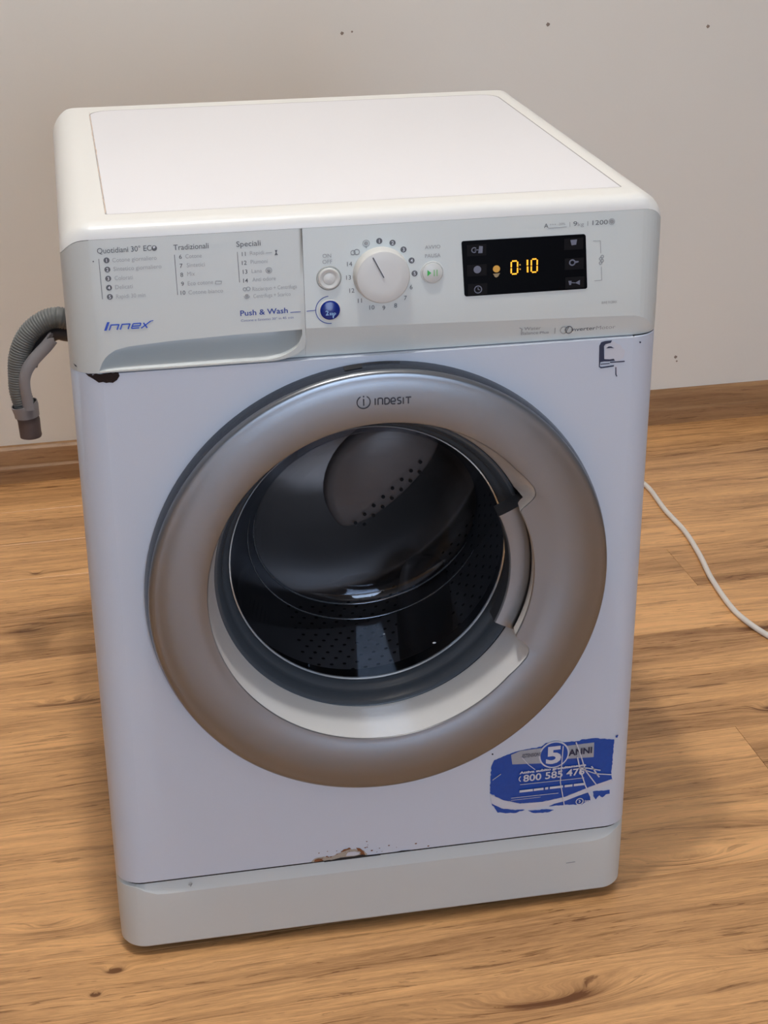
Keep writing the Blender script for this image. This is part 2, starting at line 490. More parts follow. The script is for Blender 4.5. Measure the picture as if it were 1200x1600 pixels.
# ceiling lamp (outside the picture; it is the lamp that lights the room)
lampo = bpy.data.objects.new('ceiling_lamp', None); COL.objects.link(lampo); lampo.location = (LX, LY, CEIL)
tag(lampo, kind='structure')
def latz(name, prof, material, parent, n=32):
    rws = [[(max(r, 1e-4) * cos(2 * pi * i / n), max(r, 1e-4) * sin(2 * pi * i / n), z) for i in range(n)] for r, z in prof]
    return grid_obj(name, rws, material, parent, closed=True)
latz('ceiling_rose', [(0, 0), (.05, 0), (.05, -.02), (.012, -.03), (.012, -.06), (0, -.06)], M['lamp_white'], lampo)
latz('lamp_socket', [(.012, -.055), (.02, -.06), (.02, -.10), (0, -.10)], M['lamp_white'], lampo)

# ------------------------------------------------------------------ washing machine
WD, H, D = 0.595, 0.8465, 0.5945
wm_ = bpy.data.objects.new('washing_machine', None); COL.objects.link(wm_)
tag(wm_, 'white front-loading washing machine with silver round door standing on the wooden floor', 'washing machine')
RC = 0.030          # plan corner radius
def plan(nc=10, edge=True):
    """closed plan outline, counter-clockwise from the left front: list of (x, y, nx, ny, side) - side 0 at the front, 1 at the flanks"""
    pts = []
    def corner(cx, cy, a0, a1):
        for i in range(nc + 1):
            a = radians(a0 + (a1 - a0) * i / nc)
            pts.append((cx + RC * cos(a), cy + RC * sin(a), cos(a), sin(a)))
    corner(RC, RC, 180, 270); corner(WD - RC, RC, 270, 360)
    corner(WD - RC, D - RC, 0, 90); corner(RC, D - RC, 90, 180)
    return pts
PL = plan()
def side_w(nx, ny):
    w = abs(nx) ** 1.0
    return w ** 3
def top_r(nx, ny):
    f = side_w(nx, ny)
    return (0.0105 if ny < 0 else 0.016) * (1 - f) + 0.0295 * f
ZTOPF = H - 0.0105      # upper edge of the control panel at the front

# cabinet flanks and back
fl = []
zs = (0.012, 0.10, 0.45, 0.805)
for z in zs:
    fl.append([(x - nx * .0006, yy - ny * .0006, z) for x, yy, nx, ny in PL])
seg = [i for i, (x, yy, nx, ny) in enumerate(PL) if yy >= RC - 1e-6]
order = [i for i in range(len(PL)) if PL[i][1] >= RC - 1e-6]
start = order.index(next(i for i in order if PL[i][0] > WD / 2))
order = order[start:] + order[:start]
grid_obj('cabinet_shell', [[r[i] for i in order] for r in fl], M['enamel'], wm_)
bp_ = MB(); bp_.box((.004, .05, .012), (WD - .004, D - .004, .03)); bp_.build('base_tray', M['dark'], wm_)
ih = MB(); ih.box((.01, .02, .7045), (WD - .01, D - .02, .8)); ih.build('inner_chassis', M['dark'], wm_)

# top cover with rounded edges
rows = []
NT = 8
for k in range(-1, NT + 1):
    row = []
    for x, yy, nx, ny in PL:
        drop = top_r(nx, ny)
        f = side_w(nx, ny); a0 = radians(42) * (1 - f) if ny < 0 else 0.0; r = drop / (1 - sin(a0))
        if k == -1:
            zz = H - drop - (0.0 if yy < RC - .001 else .012 * min(1, (yy - RC) / .01 + .1)); o = .0012 if yy < RC - .001 else 0
        else:
            a = a0 + k / NT * (pi / 2 - a0)
            zz = H - r + r * sin(a); o = r * (cos(a0) - cos(a))
        row.append((x - nx * o, yy - ny * o, zz))
    rows.append(row)
top = grid_obj('top_cover', rows, M['white_cover'], wm_, closed=True, cap1=True)
# top sheet: a second plate let into the cover, its outline shows as a fine line at the sides and the back
def rrect(x0, y0, x1, y1, r_back, n=8, r_front=.002):
    out = []
    for cx, cy, a0, r in ((x0 + r_front, y0 + r_front, 180, r_front), (x1 - r_front, y0 + r_front, 270, r_front), (x1 - r_back, y1 - r_back, 0, r_back), (x0 + r_back, y1 - r_back, 90, r_back)):
        for i in range(n + 1):
            a = radians(a0 + 90 * i / n); out.append((cx + r * cos(a), cy + r * sin(a)))
    return out
o1 = rrect(.0452, .045, .5588, .5540, .024); o2 = rrect(.0468, .0452, .5572, .5512, .0225); o3 = rrect(.0476, .0500, .5564, .5504, .022)
grid_obj('top_groove', [[(a, b_, H + .0001) for a, b_ in o1], [(a, b_, H + .00016) for a, b_ in o2]], mat('groove_grey', (.36, .35, .36, 1), .7), top, closed=True)
for ob in top.children:
    pass
grid_obj('top_sheet', [[(a, b_, H + .00012) for a, b_ in o2], [(a, b_, H + (.0005 if b_ > .06 else .00014)) for a, b_ in o3]], M['top_sheet'], top, closed=True, cap1=True)
# yellowed crack along the left side of the sheet
cr = MB(); pts = [(.0462, .545)]
rg = random.Random(3)
for i in range(1, 26): pts.append((.0462 + rg.uniform(-.0008, .0008) - .0001 * i * .1, .545 - i * .0198))
for (ax, ay), (bx, by) in zip(pts[:-1], pts[1:]):
    w = rg.uniform(.0002, .0006)
    cr.add([(ax - w, ay, H + .0004), (ax + w, ay, H + .0004), (bx + w, by, H + .0004), (bx - w, by, H + .0004)], [(0, 1, 2, 3)])
cr.build('hairline_crack', mat('crack', (.62, .50, .42, 1), .8), top)

# front path (side -> front -> side) shared by panel, front sheet and plinth
def front_path(xa=None, xb=None, nc=10, n_mid=40, depth=.044):
    pts = [(0, depth, -1, 0)]
    for i in range(nc + 1):
        a = radians(180 + 90 * i / nc); pts.append((RC + RC * cos(a), RC + RC * sin(a), cos(a), sin(a)))
    for i in range(1, n_mid): pts.append((RC + (WD - 2 * RC) * i / n_mid, 0, 0, -1))
    for i in range(nc + 1):
        a = radians(270 + 90 * i / nc); pts.append((WD - RC + RC * cos(a), RC + RC * sin(a), cos(a), sin(a)))
    pts.append((WD, depth, 1, 0))
    return pts
XD = 0.2282         # joint between detergent drawer and control panel
Z1 = 0.7040         # lower edge of the control panel
def crease_z(x):
    if x < .56: return .7352 - .0092 * max(0, (x - .2282)) / .3318
    t = min(1, (x - .56) / .033); return .726 - .021 * t * t
SL = 0.20
def inset(x, z):
    """how far the panel lies behind the front plane at height z (below the crease it falls back)"""
    zc = crease_z(x)
    return max(0.0, (zc - z) * SL) if zc > Z1 + .001 else 0.0
fp = front_path()
def panel_rows(pts, rows_z):
    rows = []
    for t in rows_z:
        row = []
        for x, yy, nx, ny in pts:
            zt = H - top_r(nx, ny) - .0002
            zc = crease_z(x)
            if t <= 1: z = Z1 + (zc - Z1) * t
            else: z = zc + (zt - zc) * (t - 1)
            o = inset(x, z)
            row.append((x - nx * o, yy - ny * o, z))
        rows.append(row)
    return rows
right = [(XD + .00015, 0, 0, -1)] + [q for q in fp if q[0] > XD + .004]
pr = panel_rows(right, [0, .5, 1, 1.001, 1.25, 1.5, 1.75, 2])
back = [[(x - nx * .012, yy - ny * .012 + (.0 if ny else 0), p[2]) for (x, yy, nx, ny), p in zip(right, row)] for row in (pr[0], pr[-1])]
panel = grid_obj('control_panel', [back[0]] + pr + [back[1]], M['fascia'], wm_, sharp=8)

# ---- detergent drawer front with a scooped grip
drawer_pts = [q for q in fp if q[0] < XD - .004] + [(XD - .00015, 0, 0, -1)]
def drawer_low(x):
    """lower edge of the drawer front, rounded at its right end"""
    if x < .190: return .7035
    t = (x - .190) / (XD - .190)
    return .7035 + .0165 * (1 - sqrt(max(0, 1 - min(1, t) ** 2)))
hx0, hx1 = .0275, .2245
def grip_top(x):
    P = [(.0275, .7065), (.0290, .7120), (.0350, .7205), (.0440, .7262), (.0563, .7289), (.0970, .7317), (.1588, .7336), (.2245, .7345)]
    for (a, za), (b_, zb) in zip(P[:-1], P[1:]):
        if a <= x <= b_:
            t = (x - a) / (b_ - a); return za + (zb - za) * t
    return P[0][1] if x < P[0][0] else P[-1][1]
def grip_low(x):
    if x < .185: return .7062
    t = min(1, (x - .185) / (.2245 - .185)); return .7062 + .0230 * (1 - sqrt(max(0, 1 - t ** 2)))
bm = bmesh.new()
outer = []
for x, yy, nx, ny in drawer_pts: pass
# front shell as rows: columns left of the grip go straight up, columns over the grip have an opening
cols = []
for x, yy, nx, ny in drawer_pts:
    if yy > 1e-6 or x < hx0 - .0005: cols.append((x, yy, nx, ny))
xs = [hx0 + (hx1 - hx0) * (i / 60) for i in range(61)]
def ya(x): return RC - sqrt(max(0.0, RC * RC - (RC - x) ** 2)) if x < RC else 0.0
colsA = cols + [(hx0 - .0003, ya(hx0 - .0003), -(RC - hx0 + .0003) / RC, -sqrt(1 - ((RC - hx0 + .0003) / RC) ** 2))]
def zt_of(nx, ny): return H - top_r(nx, ny) - .0002
rowsA = []
for t in (0, .3, .6, 1):
    rowsA.append([(x, yy, Z1 - .0003 + (zt_of(nx, ny) - Z1) * t) for x, yy, nx, ny in colsA])
dm = MB()
def addgrid(mb, rows):
    n = len(rows[0]); v = [p for r in rows for p in r]
    mb.add(v, [(j * n + i, j * n + i + 1, (j + 1) * n + i + 1, (j + 1) * n + i) for j in range(len(rows) - 1) for i in range(n - 1)])
addgrid(dm, [[(x - nx * .012, yy - ny * .012, Z1 - .0003) for x, yy, nx, ny in colsA]] + rowsA)
ztf = H - .0105 - .0002
xs2 = [hx0 - .0003] + xs + [XD - .00015]
addgrid(dm, [[(x, ya(x), grip_top(min(max(x, hx0), hx1)) + (ztf - grip_top(min(max(x, hx0), hx1))) * t) for x in xs2] for t in (0, .5, 1)])
xr = [hx1 + (XD - .00015 - hx1) * i / 3 for i in range(4)]
addgrid(dm, [[(x, 0, drawer_low(x) + (grip_top(hx1) - drawer_low(x)) * t) for x in xr] for t in (0, .5, 1)])
# lip below the grip
lipx = [hx0 - .0003] + xs
addgrid(dm, [[(x, .010, drawer_low(x) - .0002) for x in lipx], [(x, .0008, drawer_low(x)) for x in lipx], [(x, -.0006, drawer_low(x) + .0008) for x in lipx],
             [(x, -.0006, grip_low(x) - .0004) for x in lipx], [(x, .0005, grip_low(x)) for x in lipx]])
# right edge and top edge returns
addgrid(dm, [[(XD - .00015, yq, z) for yq in (0, .012)] for z in (drawer_low(XD - .00015), ztf)])
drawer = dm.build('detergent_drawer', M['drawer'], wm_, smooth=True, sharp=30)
# scoop: runs from the lip back and up under the upper edge
sr = []
for t in [i / 10 for i in range(11)]:
    row = []
    for x in xs:
        zl, zh = grip_low(x), grip_top(x)
        hgt = zh - zl
        dep = min(.016, hgt * .62)
        z = zl + hgt * t + .002 * t
        yq = .0005 + dep * sin(min(1, t * 1.15) * pi / 2) ** .9
        row.append((x, yq, z))
    sr.append(row)
ceilr = [[(x, .016, grip_top(x) + .004) for x in xs], [(x, .003, grip_top(x) + .0012) for x in xs], [(x, 0, grip_top(x)) for x in xs]]
grid_obj('handle_recess', sr + ceilr, mat('recess', (.50, .54, .545, 1), .4), drawer, sharp=50)

# the panel runs on behind the rounded lower corner of the drawer
fxs = [.184 + (XD + .0001 - .184) * i / 8 for i in range(9)]
grid_obj('corner_return', [[(x, inset(x, Z1 + (drawer_low(min(x, XD)) + .0004 - Z1) * t) + .0003, Z1 + (drawer_low(min(x, XD)) + .0004 - Z1) * t) for x in fxs] for t in (0, .3, .6, 1)], M['fascia'], panel)

# ---- painted front sheet with the door opening
CX, CZ = .3000, .4500
ZL, ZU = .1028, .7026
bm = bmesh.new()
NH = 96
hole = [bm.verts.new((CX + .192 * cos(2 * pi * i / NH), 0, CZ + .192 * sin(2 * pi * i / NH))) for i in range(NH)]
NE = 16
box_ = []
cor = [(RC, ZL), (WD - RC, ZL), (WD - RC, ZU), (RC, ZU)]
for q in range(4):
    a, b_ = cor[q], cor[(q + 1) % 4]
    for i in range(NE): box_.append(bm.verts.new((a[0] + (b_[0] - a[0]) * i / NE, 0, a[1] + (b_[1] - a[1]) * i / NE)))
eds = [bm.edges.new((hole[i], hole[(i + 1) % NH])) for i in range(NH)] + [bm.edges.new((box_[i], box_[(i + 1) % len(box_)])) for i in range(len(box_))]
bmesh.ops.triangle_fill(bm, use_beauty=True, edges=eds)
for v in list(bm.verts): pass
kill = [f for f in bm.faces if hypot(f.calc_center_median().x - CX, f.calc_center_median().z - CZ) < .1915]
bmesh.ops.delete(bm, geom=kill, context='FACES_ONLY')
inner = [bm.verts.new((CX + .190 * cos(2 * pi * i / NH), .012, CZ + .190 * sin(2 * pi * i / NH))) for i in range(NH)]
for i in range(NH): bm.faces.new((hole[i], hole[(i + 1) % NH], inner[(i + 1) % NH], inner[i]))
# rolled upper and lower edges, and the rounded upright corners
up = [(RC + (WD - 2 * RC) * i / NE) for i in range(NE + 1)]
def fold(z, zz, oy):
    a = [bm.verts.new((x, 0, z)) for x in up]; b2 = [bm.verts.new((x, oy * .35, zz + (z - zz) * .45)) for x in up]; c = [bm.verts.new((x, oy, zz)) for x in up]
    for r1, r2 in ((a, b2), (b2, c)):
        for i in range(NE): bm.faces.new((r1[i], r1[i + 1], r2[i + 1], r2[i]))
fold(ZU, ZU + .0010, .014); fold(ZL, ZL - .0008, .010)
for side in (0, 1):
    colp = []
    for i in range(11):
        a = radians(180 + 90 * i / 10) if side == 0 else radians(270 + 90 * i / 10)
        cx = RC if side == 0 else WD - RC
        colp.append((cx + RC * cos(a), RC + RC * sin(a)))
    colp = ([(0, .045)] + colp) if side == 0 else (colp + [(WD, .045)])
    zz = [ZL - .0006, ZL, .25, .4, .55, ZU, ZU + .0012]
    g = [[bm.verts.new((x if 1 <= j <= 5 else x, yy + (.0 if 1 <= j <= 5 else .001), z)) for x, yy in colp] for j, z in enumerate(zz)]
    for j in range(len(zz) - 1):
        for i in range(len(colp) - 1): bm.faces.new((g[j][i], g[j][i + 1], g[j + 1][i + 1], g[j + 1][i]))
bmesh.ops.remove_doubles(bm, verts=bm.verts, dist=1e-5)
bmesh.ops.recalc_face_normals(bm, faces=bm.faces)
me = bpy.data.meshes.new('front_panel'); bm.to_mesh(me); bm.free()
me.polygons.foreach_set('use_smooth', [True] * len(me.polygons)); me.set_sharp_from_angle(angle=radians(25))
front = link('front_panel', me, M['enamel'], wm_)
# dark gap strips behind the joints
gp = MB()
for z0, z1, dp_ in ((.0985, ZL + .002, .0035), (ZU - .002, Z1 + .003, .0120)):
    gp = MB()
    pts = [(x - nx * dp_, yy - ny * dp_) for x, yy, nx, ny in fp]
    addgrid(gp, [[(x, yy, z) for x, yy in pts] for z in (z0, z1)])
    gp.build('joint_gap', M['dark'], wm_)

# ---- plinth: upper strip leans back to the joint, lower part upright
rows = []
def plz(nx, ny, x):
    f = side_w(nx, ny)
    return .0835 + .013 * max(0, min(1, (.052 - x) / .030)) ** 2 + .012 * max(0, min(1, (x - .55) / .03)) ** 2
for lv in (-1, 0, 1, 2, 3, 4, 5, 6):
    row = []
    for x, yy, nx, ny in fp:
        k = 1 - side_w(nx, ny); zc = plz(nx, ny, x)
        if lv == -1: z, o = .0125, .012
        elif lv == 0: z, o = .0125, .0022
        elif lv == 1: z, o = .0150, .0005
        elif lv == 2: z, o = .05, .0
        elif lv == 3: z, o = zc - .0008, .0
        elif lv == 4: z, o = zc, .0001
        elif lv == 5: z, o = .0998, .0052 * k + .0003
        else: z, o = .1010, .0095
        row.append((x - nx * o, yy - ny * o, z))
    rows.append(row)
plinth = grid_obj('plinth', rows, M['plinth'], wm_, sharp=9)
ft = MB()
for fx, fy in ((.06, .06), (WD - .06, .06), (.06, D - .06), (WD - .06, D - .06)):
    n = 16
    rws = [[(fx + r * cos(2 * pi * i / n), fy + r * sin(2 * pi * i / n), z) for i in range(n)] for r, z in ((.018, 0), (.018, .008), (.010, .010), (.010, .016))]
    grid_obj('foot', rws, M['dark'], wm_, closed=True, cap0=True, cap1=True)

# ---- door ---------------------------------------------------------------
IX, IZ, IR = .3008, .4543, .1836      # inner opening of the silver ring
def ring_r(deg):
    """inner radius of the ring face; it steps inward over the grip on the right"""
    a = (deg + 180) % 360 - 180
    b_ = a if a > 0 else -a - .6
    K = [(26.6, .1615), (27.3, .1640), (28.5, .1785), (29.3, .1826), (30.4, .1850), (32.3, .1862), (36, .1855), (41, IR)]
    if b_ <= K[0][0]: return .1615
    for (p0, r0), (p1, r1) in zip(K[:-1], K[1:]):
        if b_ <= p1: return r0 + (r1 - r0) * (b_ - p0) / (p1 - p0)
    return IR
angs = []
a = -180.0
while a < 180 - 1e-6:
    angs.append(a)
    b_ = abs(a + .2)
    a += .4 if 26 <= b_ <= 33.5 else (1.0 if 33.5 < b_ < 43 else 2.0)
door_rows = []
FACE = [(.150, -.0180), (.1615, -.0186), (.184, -.0202), (.190, -.0213), (.200, -.0223), (.212, -.0228), (.225, -.0227), (.236, -.0216)]
def face_y(x, z):
    r = hypot(x - CX, z - CZ)
    if r <= FACE[0][0]: return FACE[0][1]
    for (ra, ya), (rb, yb) in zip(FACE[:-1], FACE[1:]):
        if r <= rb:
            t = (r - ra) / (rb - ra); return ya + (yb - ya) * t
    return FACE[-1][1]
def P(cx, cz, r, deg, y): return (cx + r * cos(radians(deg)), y, cz + r * sin(radians(deg)))
outer_prof = [(.2435, -.0165), (.2428, -.0192), (.2415, -.0208), (.2395, -.0216), (.236, -.0216)]
for r, y in outer_prof: door_rows.append([P(CX, CZ, r, d, y) for d in angs])
for t in (.1, .2, .3, .4, .5, .6, .7, .8, .88, .94, .985, 1.0):
    row = []
    for d in angs:
        r = ring_r(d); p0 = Vector(P(CX, CZ, .236, d, 0))
        p1 = Vector(P(IX, IZ, r, d, 0)); p = p0.lerp(p1, t)
        p.y = face_y(p.x, p.z) + (.0010 if t == 1.0 else 0)
        row.append(tuple(p))
    door_rows.append(row)
ring = grid_obj('door', door_rows, M['silver'], wm_, closed=True, sharp=30)
tag(ring, 'matt silver round door with a dark glass bowl')
# inner wall of the ring (bright) - cone going in to the smoked frame
wall_rows = []
for k in range(6):
    row = []
    for d in angs:
        r = ring_r(d); q = k / 5
        grip = r < .172
        if grip:
            a_ = Vector(P(IX, IZ, r, d, 0)); a_.y = face_y(a_.x, a_.z) + .0012; p = a_.lerp(Vector(P(IX, IZ, r + .003, d, .0005)), q)
        else:
            a_ = Vector(P(IX, IZ, r, d, 0)); a_.y = face_y(a_.x, a_.z) + .0012; p = a_.lerp(Vector(P(.3010, .4500, .1720, d, .036)), q ** 1.0)
        row.append(tuple(p))
    wall_rows.append(row)
grid_obj('ring_inner_wall', wall_rows, M['silver_gloss'], ring, closed=True, sharp=30)
# outer flank of the ring
lathe('door_flank', [(.2462, .0002), (.2460, -.004), (.2452, -.010), (.2440, -.0150), (.2435, -.0165)], CX, CZ, M['rim_dark'], ring, 160)
sl_ = MB(); sl_.add([P(CX, CZ, .2469, d, -.0035) for d in (94.2, 96.2, 98.4)] + [P(CX, CZ, .2457, d, -.0115) for d in (98.4, 96.2, 94.2)], [(0, 1, 2, 3, 4, 5)])
ln = [P(CX, CZ, .2469, 94.2 - i * 1.5, -.0040) for i in range(7)] + [P(CX, CZ, .2466, 94.2 - i * 1.5, -.0056) for i in range(6, -1, -1)]
sl_.add(ln, [tuple(range(len(ln)))])
sl_.build('vent_slot', M['dark'], ring)
# grip lip set back behind the ring
gr = []
ga = [-27.0 + i * (52.6 / 30) for i in range(31)]
for r, y in ((.1435, .030), (.1422, .0065), (.1435, .0045), (.150, .0035), (.165, .0035), (.176, .006), (.176, .030)):
    gr.append([P(.3000, .4510, r, d, y) for d in ga])
g_ = MB(); addgrid(g_, gr)
nrow = len(gr)
for e in (0, 30):
    g_.add([gr[k][e] for k in range(nrow)], [tuple(range(nrow))])
g_.build('grip_lip', M['silver'], ring, smooth=True, sharp=30)
# smoked plastic frame between ring and glass
lathe('glass_frame', [(.1720, .0360), (.1708, .0350), (.1690, .0358), (.1668, .0385), (.1640, .0430), (.1618, .0475), (.1606, .0510), (.1590, .0528), (.1560, .0560), (.1536, .0610), (.1530, .0640), (.1600, .0660)], CX, CZ, M['smoke_plastic'], ring, 128)
# glass bowl
def bowl_rows():
    rws = []; n = 128
    for k in range(19):
        row = []
        for i in range(n):
            a = 2 * pi * i / n
            ye = .170 - .048 * sin(a)                     # slanted end: deeper at the bottom
            bx, bz = .3000 + .0150, .4470
            if k <= 10:
                t = k / 10
                r = .1530 + (.1300 - .1530) * t ** 1.3; y = .064 + (ye - .012 - .064) * t
                cx = CX + (bx - CX) * t; cz = CZ + (bz - CZ) * t
            else:
                t = (k - 10) / 8
                r = .1300 * cos(t * pi / 2) ** .55 if t < 1 else 1e-4
                sl = r / .130
                y = .170 - .048 * sin(a) * sl - .012 + .020 * sin(t * pi / 2)
                cx, cz = bx, bz
            row.append((cx + r * cos(a), y, cz + r * sin(a)))
        rws.append(row)
    return rws
glass = grid_obj('glass_bowl', bowl_rows(), M['glass'], ring, closed=True, sharp=60)
glass.data.materials.append(M['glass_side'])
for p_ in glass.data.polygons:
    if hypot(p_.center.x - .315, p_.center.z - .447) > .1285: p_.material_index = 1
grim = lathe('glass_edge', [(.1526, .0622), (.1512, .0632), (.1508, .0646), (.1520, .0656)], CX, CZ, mat('edge_glint', (.55, .6, .66, 1), .12, metal=.7), ring, 128)
# moulded beads round the end of the bowl
brs = bowl_rows()
for kk_, rr_ in ((10, .0011), (8, .0008)):
    pth = [Vector(p) for p in brs[kk_]][60:122]
    grid_obj('bowl_bead', sweep(pth, CIRC(8), lambda i: rr_ * min(1, i / 6, (61 - i) / 6) + .0001), M['bead'], ring, closed=True)
for (sx, sy, sz, sr_) in ((.3762, .0755, .3275, .0016), (.3285, .1290, .3150, .0011)):
    grid_obj('foam_fleck', [[(sx + sr_ * 1.4 * sin(b_) * cos(2 * pi * i / 8), sy + sr_ * sin(b_) * sin(2 * pi * i / 8) * .6, sz + sr_ * .7 * cos(b_)) for i in range(8)] for b_ in (.05, .8, 1.57, 2.3, 3.09)], M['white_ink'], ring, closed=True)
# rubber seal and drum behind the glass
lathe('rubber_seal', [(.1860, .040), (.1820, .046), (.1800, .052), (.1780, .075), (.1640, .085), (.1600, .098), (.1700, .110), (.1780, .118), (.2100, .124), (.2340, .132)], CX, CZ, M['rubber'], wm_, 96)
drum = lathe('drum', [(.2330, .134), (.2360, .140), (.2360, .180), (.2345, .184), (.2360, .188), (.2360, .330), (.2345, .334), (.2360, .338), (.2360, .420), (.2260, .432), (.1400, .434), (.1200, .426), (.0600, .426), (.0400, .432), (0, .432)], CX, CZ, M['steel'], wm_, 96, sharp=60)
# drum holes: small dished pits around the barrel
hv = []; hf = []
R_ = .2353
for row in range(17):
    yy = .150 + row * .0155
    for k in range(92):
        ang = 2 * pi * (k + .5 * (row % 2)) / 92
        dd = math.degrees(ang) % 120
        if dd < 17: continue
        if not (pi < ang < 2 * pi + .5): 
            if not ang > 0: continue
        b0 = len(hv); n = 6
        for i in range(n):
            t = 2 * pi * i / n; da = .0026 * cos(t) / R_; dy = .0026 * sin(t)
            hv.append((CX + R_ * cos(ang + da), yy + dy, CZ + R_ * sin(ang + da)))
        hf.append(tuple(range(b0, b0 + n)))
ho = obj('drum_holes', hv, hf, M['dark'], drum); ho['kind'] = 'stuff'
def lifter(base_deg, parent):
    """rounded paddle running front to back inside the drum"""
    rws = []
    nn = 15; mm = 13
    for j in range(nn):
        yy = .15 + .25 * j / (nn - 1)
        e = sin(pi * min(1, max(0, j / (nn - 1)))) ** .35 if 0 < j < nn - 1 else 0
        row = []
        for i in range(mm):
            s = -1 + 2 * i / (mm - 1)
            hgt = .058 * e * (cos(s * pi / 2) ** .6 if abs(s) < 1 else 0)
            wdt = .036 * s * (0.5 + .5 * e)
            rr = .2355 - hgt; an = radians(base_deg) + wdt / .22 + radians(14) * (yy - .27) / .25
            row.append((CX + rr * cos(an), yy, CZ + rr * sin(an)))
        rws.append(row)
    lf = grid_obj('lifter', rws, M['lifter_grey'], parent, sharp=60)
    return lf
for bd in (-62, 58, 178): lifter(bd, drum)
# ribbed central star plate on the drum back wall, raised and tilted as the photo shows it through the glass
def paddle(parent):
    n = 40; rws = []
    ax = Vector((.088, 0, .080)).normalized(); bx = Vector((-ax.z, 0, ax.x))
    c0 = Vector((.352, .2150, .470))
    for k, (s, dy) in enumerate(((1.0, .016), (.99, .006), (.95, .001), (.86, -.002), (.5, -.006), (.01, -.008))):
        row = []
        for i in range(n):
            t = 2 * pi * i / n
            u = .080 * cos(t) * s; v = .040 * sin(t) * s * (1.75 if sin(t) > 0 else .62)
            p = c0 + ax * u + bx * v + Vector((0, dy, 0))
            row.append(tuple(p))
        rws.append(row)
    pd = grid_obj('paddle', rws, M['lifter_grey'], parent, closed=True, cap1=True, sharp=60)
    hb = MB()
    for q, off in ((0, -.006), (1, -.015)):
        for i in range(8 - q):
            p = c0 + ax * (-.062 + i * .0150 + q * .006) + bx * off
            hb.disc(p.x, p.z, .0022, p.y - .0092, .0006, 10)
    h2 = hb.build('paddle_holes', M['dark'], parent)
    return pd
paddle(drum)

# lettering on the ring
lt = MB()
yr = lambda z: -.0216 + (.236 - hypot(.0, z - CZ)) * .155
ytx = -.0003
lcx, lcz = .2806, .6629
def ry(x, z):
    return face_y(x, z)
lt.arc(lcx, lcz, .0066, .0010, 118, 422, ry(lcx, lcz) - .0005)
lt.poly([(lcx - .0006, lcz - .0036), (lcx + .0006, lcz - .0036), (lcx + .0006, lcz + .0034), (lcx - .0006, lcz + .0034)], ry(lcx, lcz) - .0005)
lt.disc(lcx, lcz + .0060, .0008, ry(lcx, lcz) - .0005, n=10)
yl = ry(.31, .661)
x = .2912
def seg(pts, w=.0013):
    for p, q in zip(pts[:-1], pts[1:]): lt.strip([p, q], w, min(ry(*p), ry(*q)) - .0004, .0008)
zb, zt = .6592, .6662
for i, (xx, ch) in enumerate(((.2922, 'I'), (.2950, 'n'), (.3018, 'D'), (.3080, 'e'), (.3145, 'S'), (.3205, 'I'), (.3228, 'T'))):
    dzz = -.0014 * (xx - .2922) / .04
    z0, z1 = zb + dzz, zt + dzz
    if ch == 'I': seg([(xx, z0), (xx, z1 - .0002)])
    if ch == 'n': seg([(xx, z0), (xx, z1 - .0008), (xx + .0010, z1 - .0002), (xx + .0036, z1 - .0003), (xx + .0046, z1 - .0012), (xx + .0046, z0)])
    if ch == 'D': seg([(xx, z0 + .0003), (xx, z1 - .0003), (xx + .003, z1 - .0003), (xx + .0046, z1 - .002), (xx + .0046, z0 + .002), (xx + .003, z0 + .0003), (xx, z0 + .0003)])
    if ch == 'e': seg([(xx + .0043, z0 + .0003), (xx + .0012, z0 + .0003), (xx, z0 + .002), (xx, z1 - .002), (xx + .0012, z1 - .0004), (xx + .0032, z1 - .0004), (xx + .0044, z1 - .0022), (xx + .0044, z0 + .003), (xx, z0 + .003)])
    if ch == 'S': seg([(xx, z0 + .0003), (xx + .0030, z0 + .0003), (xx + .0038, z0 + .0018), (xx + .0030, z0 + .0033), (xx + .0008, z0 + .0038), (xx, z0 + .0052), (xx + .0008, z1 - .0003), (xx + .0036, z1 - .0003)])
    if ch == 'T': seg([(xx, z1 - .0003), (xx + .0056, z1 - .0003)]); seg([(xx + .0028, z0), (xx + .0028, z1)])
lt.build('ring_lettering', mat('ink_navy', (.02, .025, .04, 1), .5), ring)

# ---- print on the drawer front --------------------------------------------
dk = MB(); sf = MB(); fa = MB(); wi = MB()
Y = -.0003
write(dk, 'Quotidiani 30° EC', .0344, .8226, .0052, .0850, Y, .004)
dk.disc(.0876, .8247, .0026, Y); wi.poly([(.0862, .8262), (.0880, .8268), (.0888, .8256), (.0876, .8250), (.0872, .8240)], Y - .0002)
dk.strip([(.0354, .8174), (.0359, .7778)], .0005, Y)
for i, z in enumerate((.8156, .8066, .7977, .7887, .7797)):
    dk.disc(.0425 + i * .0001, z, .0028, Y)
    write(wi, str(i + 1), .0425 + i * .0001, z - .0016, .0032, None, Y - .0003, .01, center=True)
for s, x0, z, x1 in (('Cotone giornaliero', .0478, .8134, .0892), ('Sintetico giornaliero', .0483, .8048, .0931), ('Colorati', .0487, .7958, .0656), ('Delicati', .0486, .7869, .0648), ('Rapidi 30 min', .0488, .7776, .0763)):
    write(fa, s, x0, z, .0040, x1, Y)
write(dk, 'Tradizionali', .1055, .8217, .0052, .1387, Y, .004)
dk.strip([(.1060, .8171), (.1066, .7774)], .0005, Y)
for n, x, z in ((6, .1115, .8149), (7, .1117, .8060), (8, .1117, .7971), (9, .1119, .7881), (10, .1118, .7793)):
    write(dk, str(n), x, z - .0020, .0040, None, Y, .006, center=True)
for s, x0, z, x1 in (('Cotone', .1162, .8130, .1316), ('Sintetici', .1170, .8042, .1340), ('Mix', .1169, .7956, .1241), ('Eco cotone', .1169, .7862, .1410), ('Cotone bianco', .1170, .7772, .1499)):
    write(fa, s, x0, z, .0040, x1, Y)
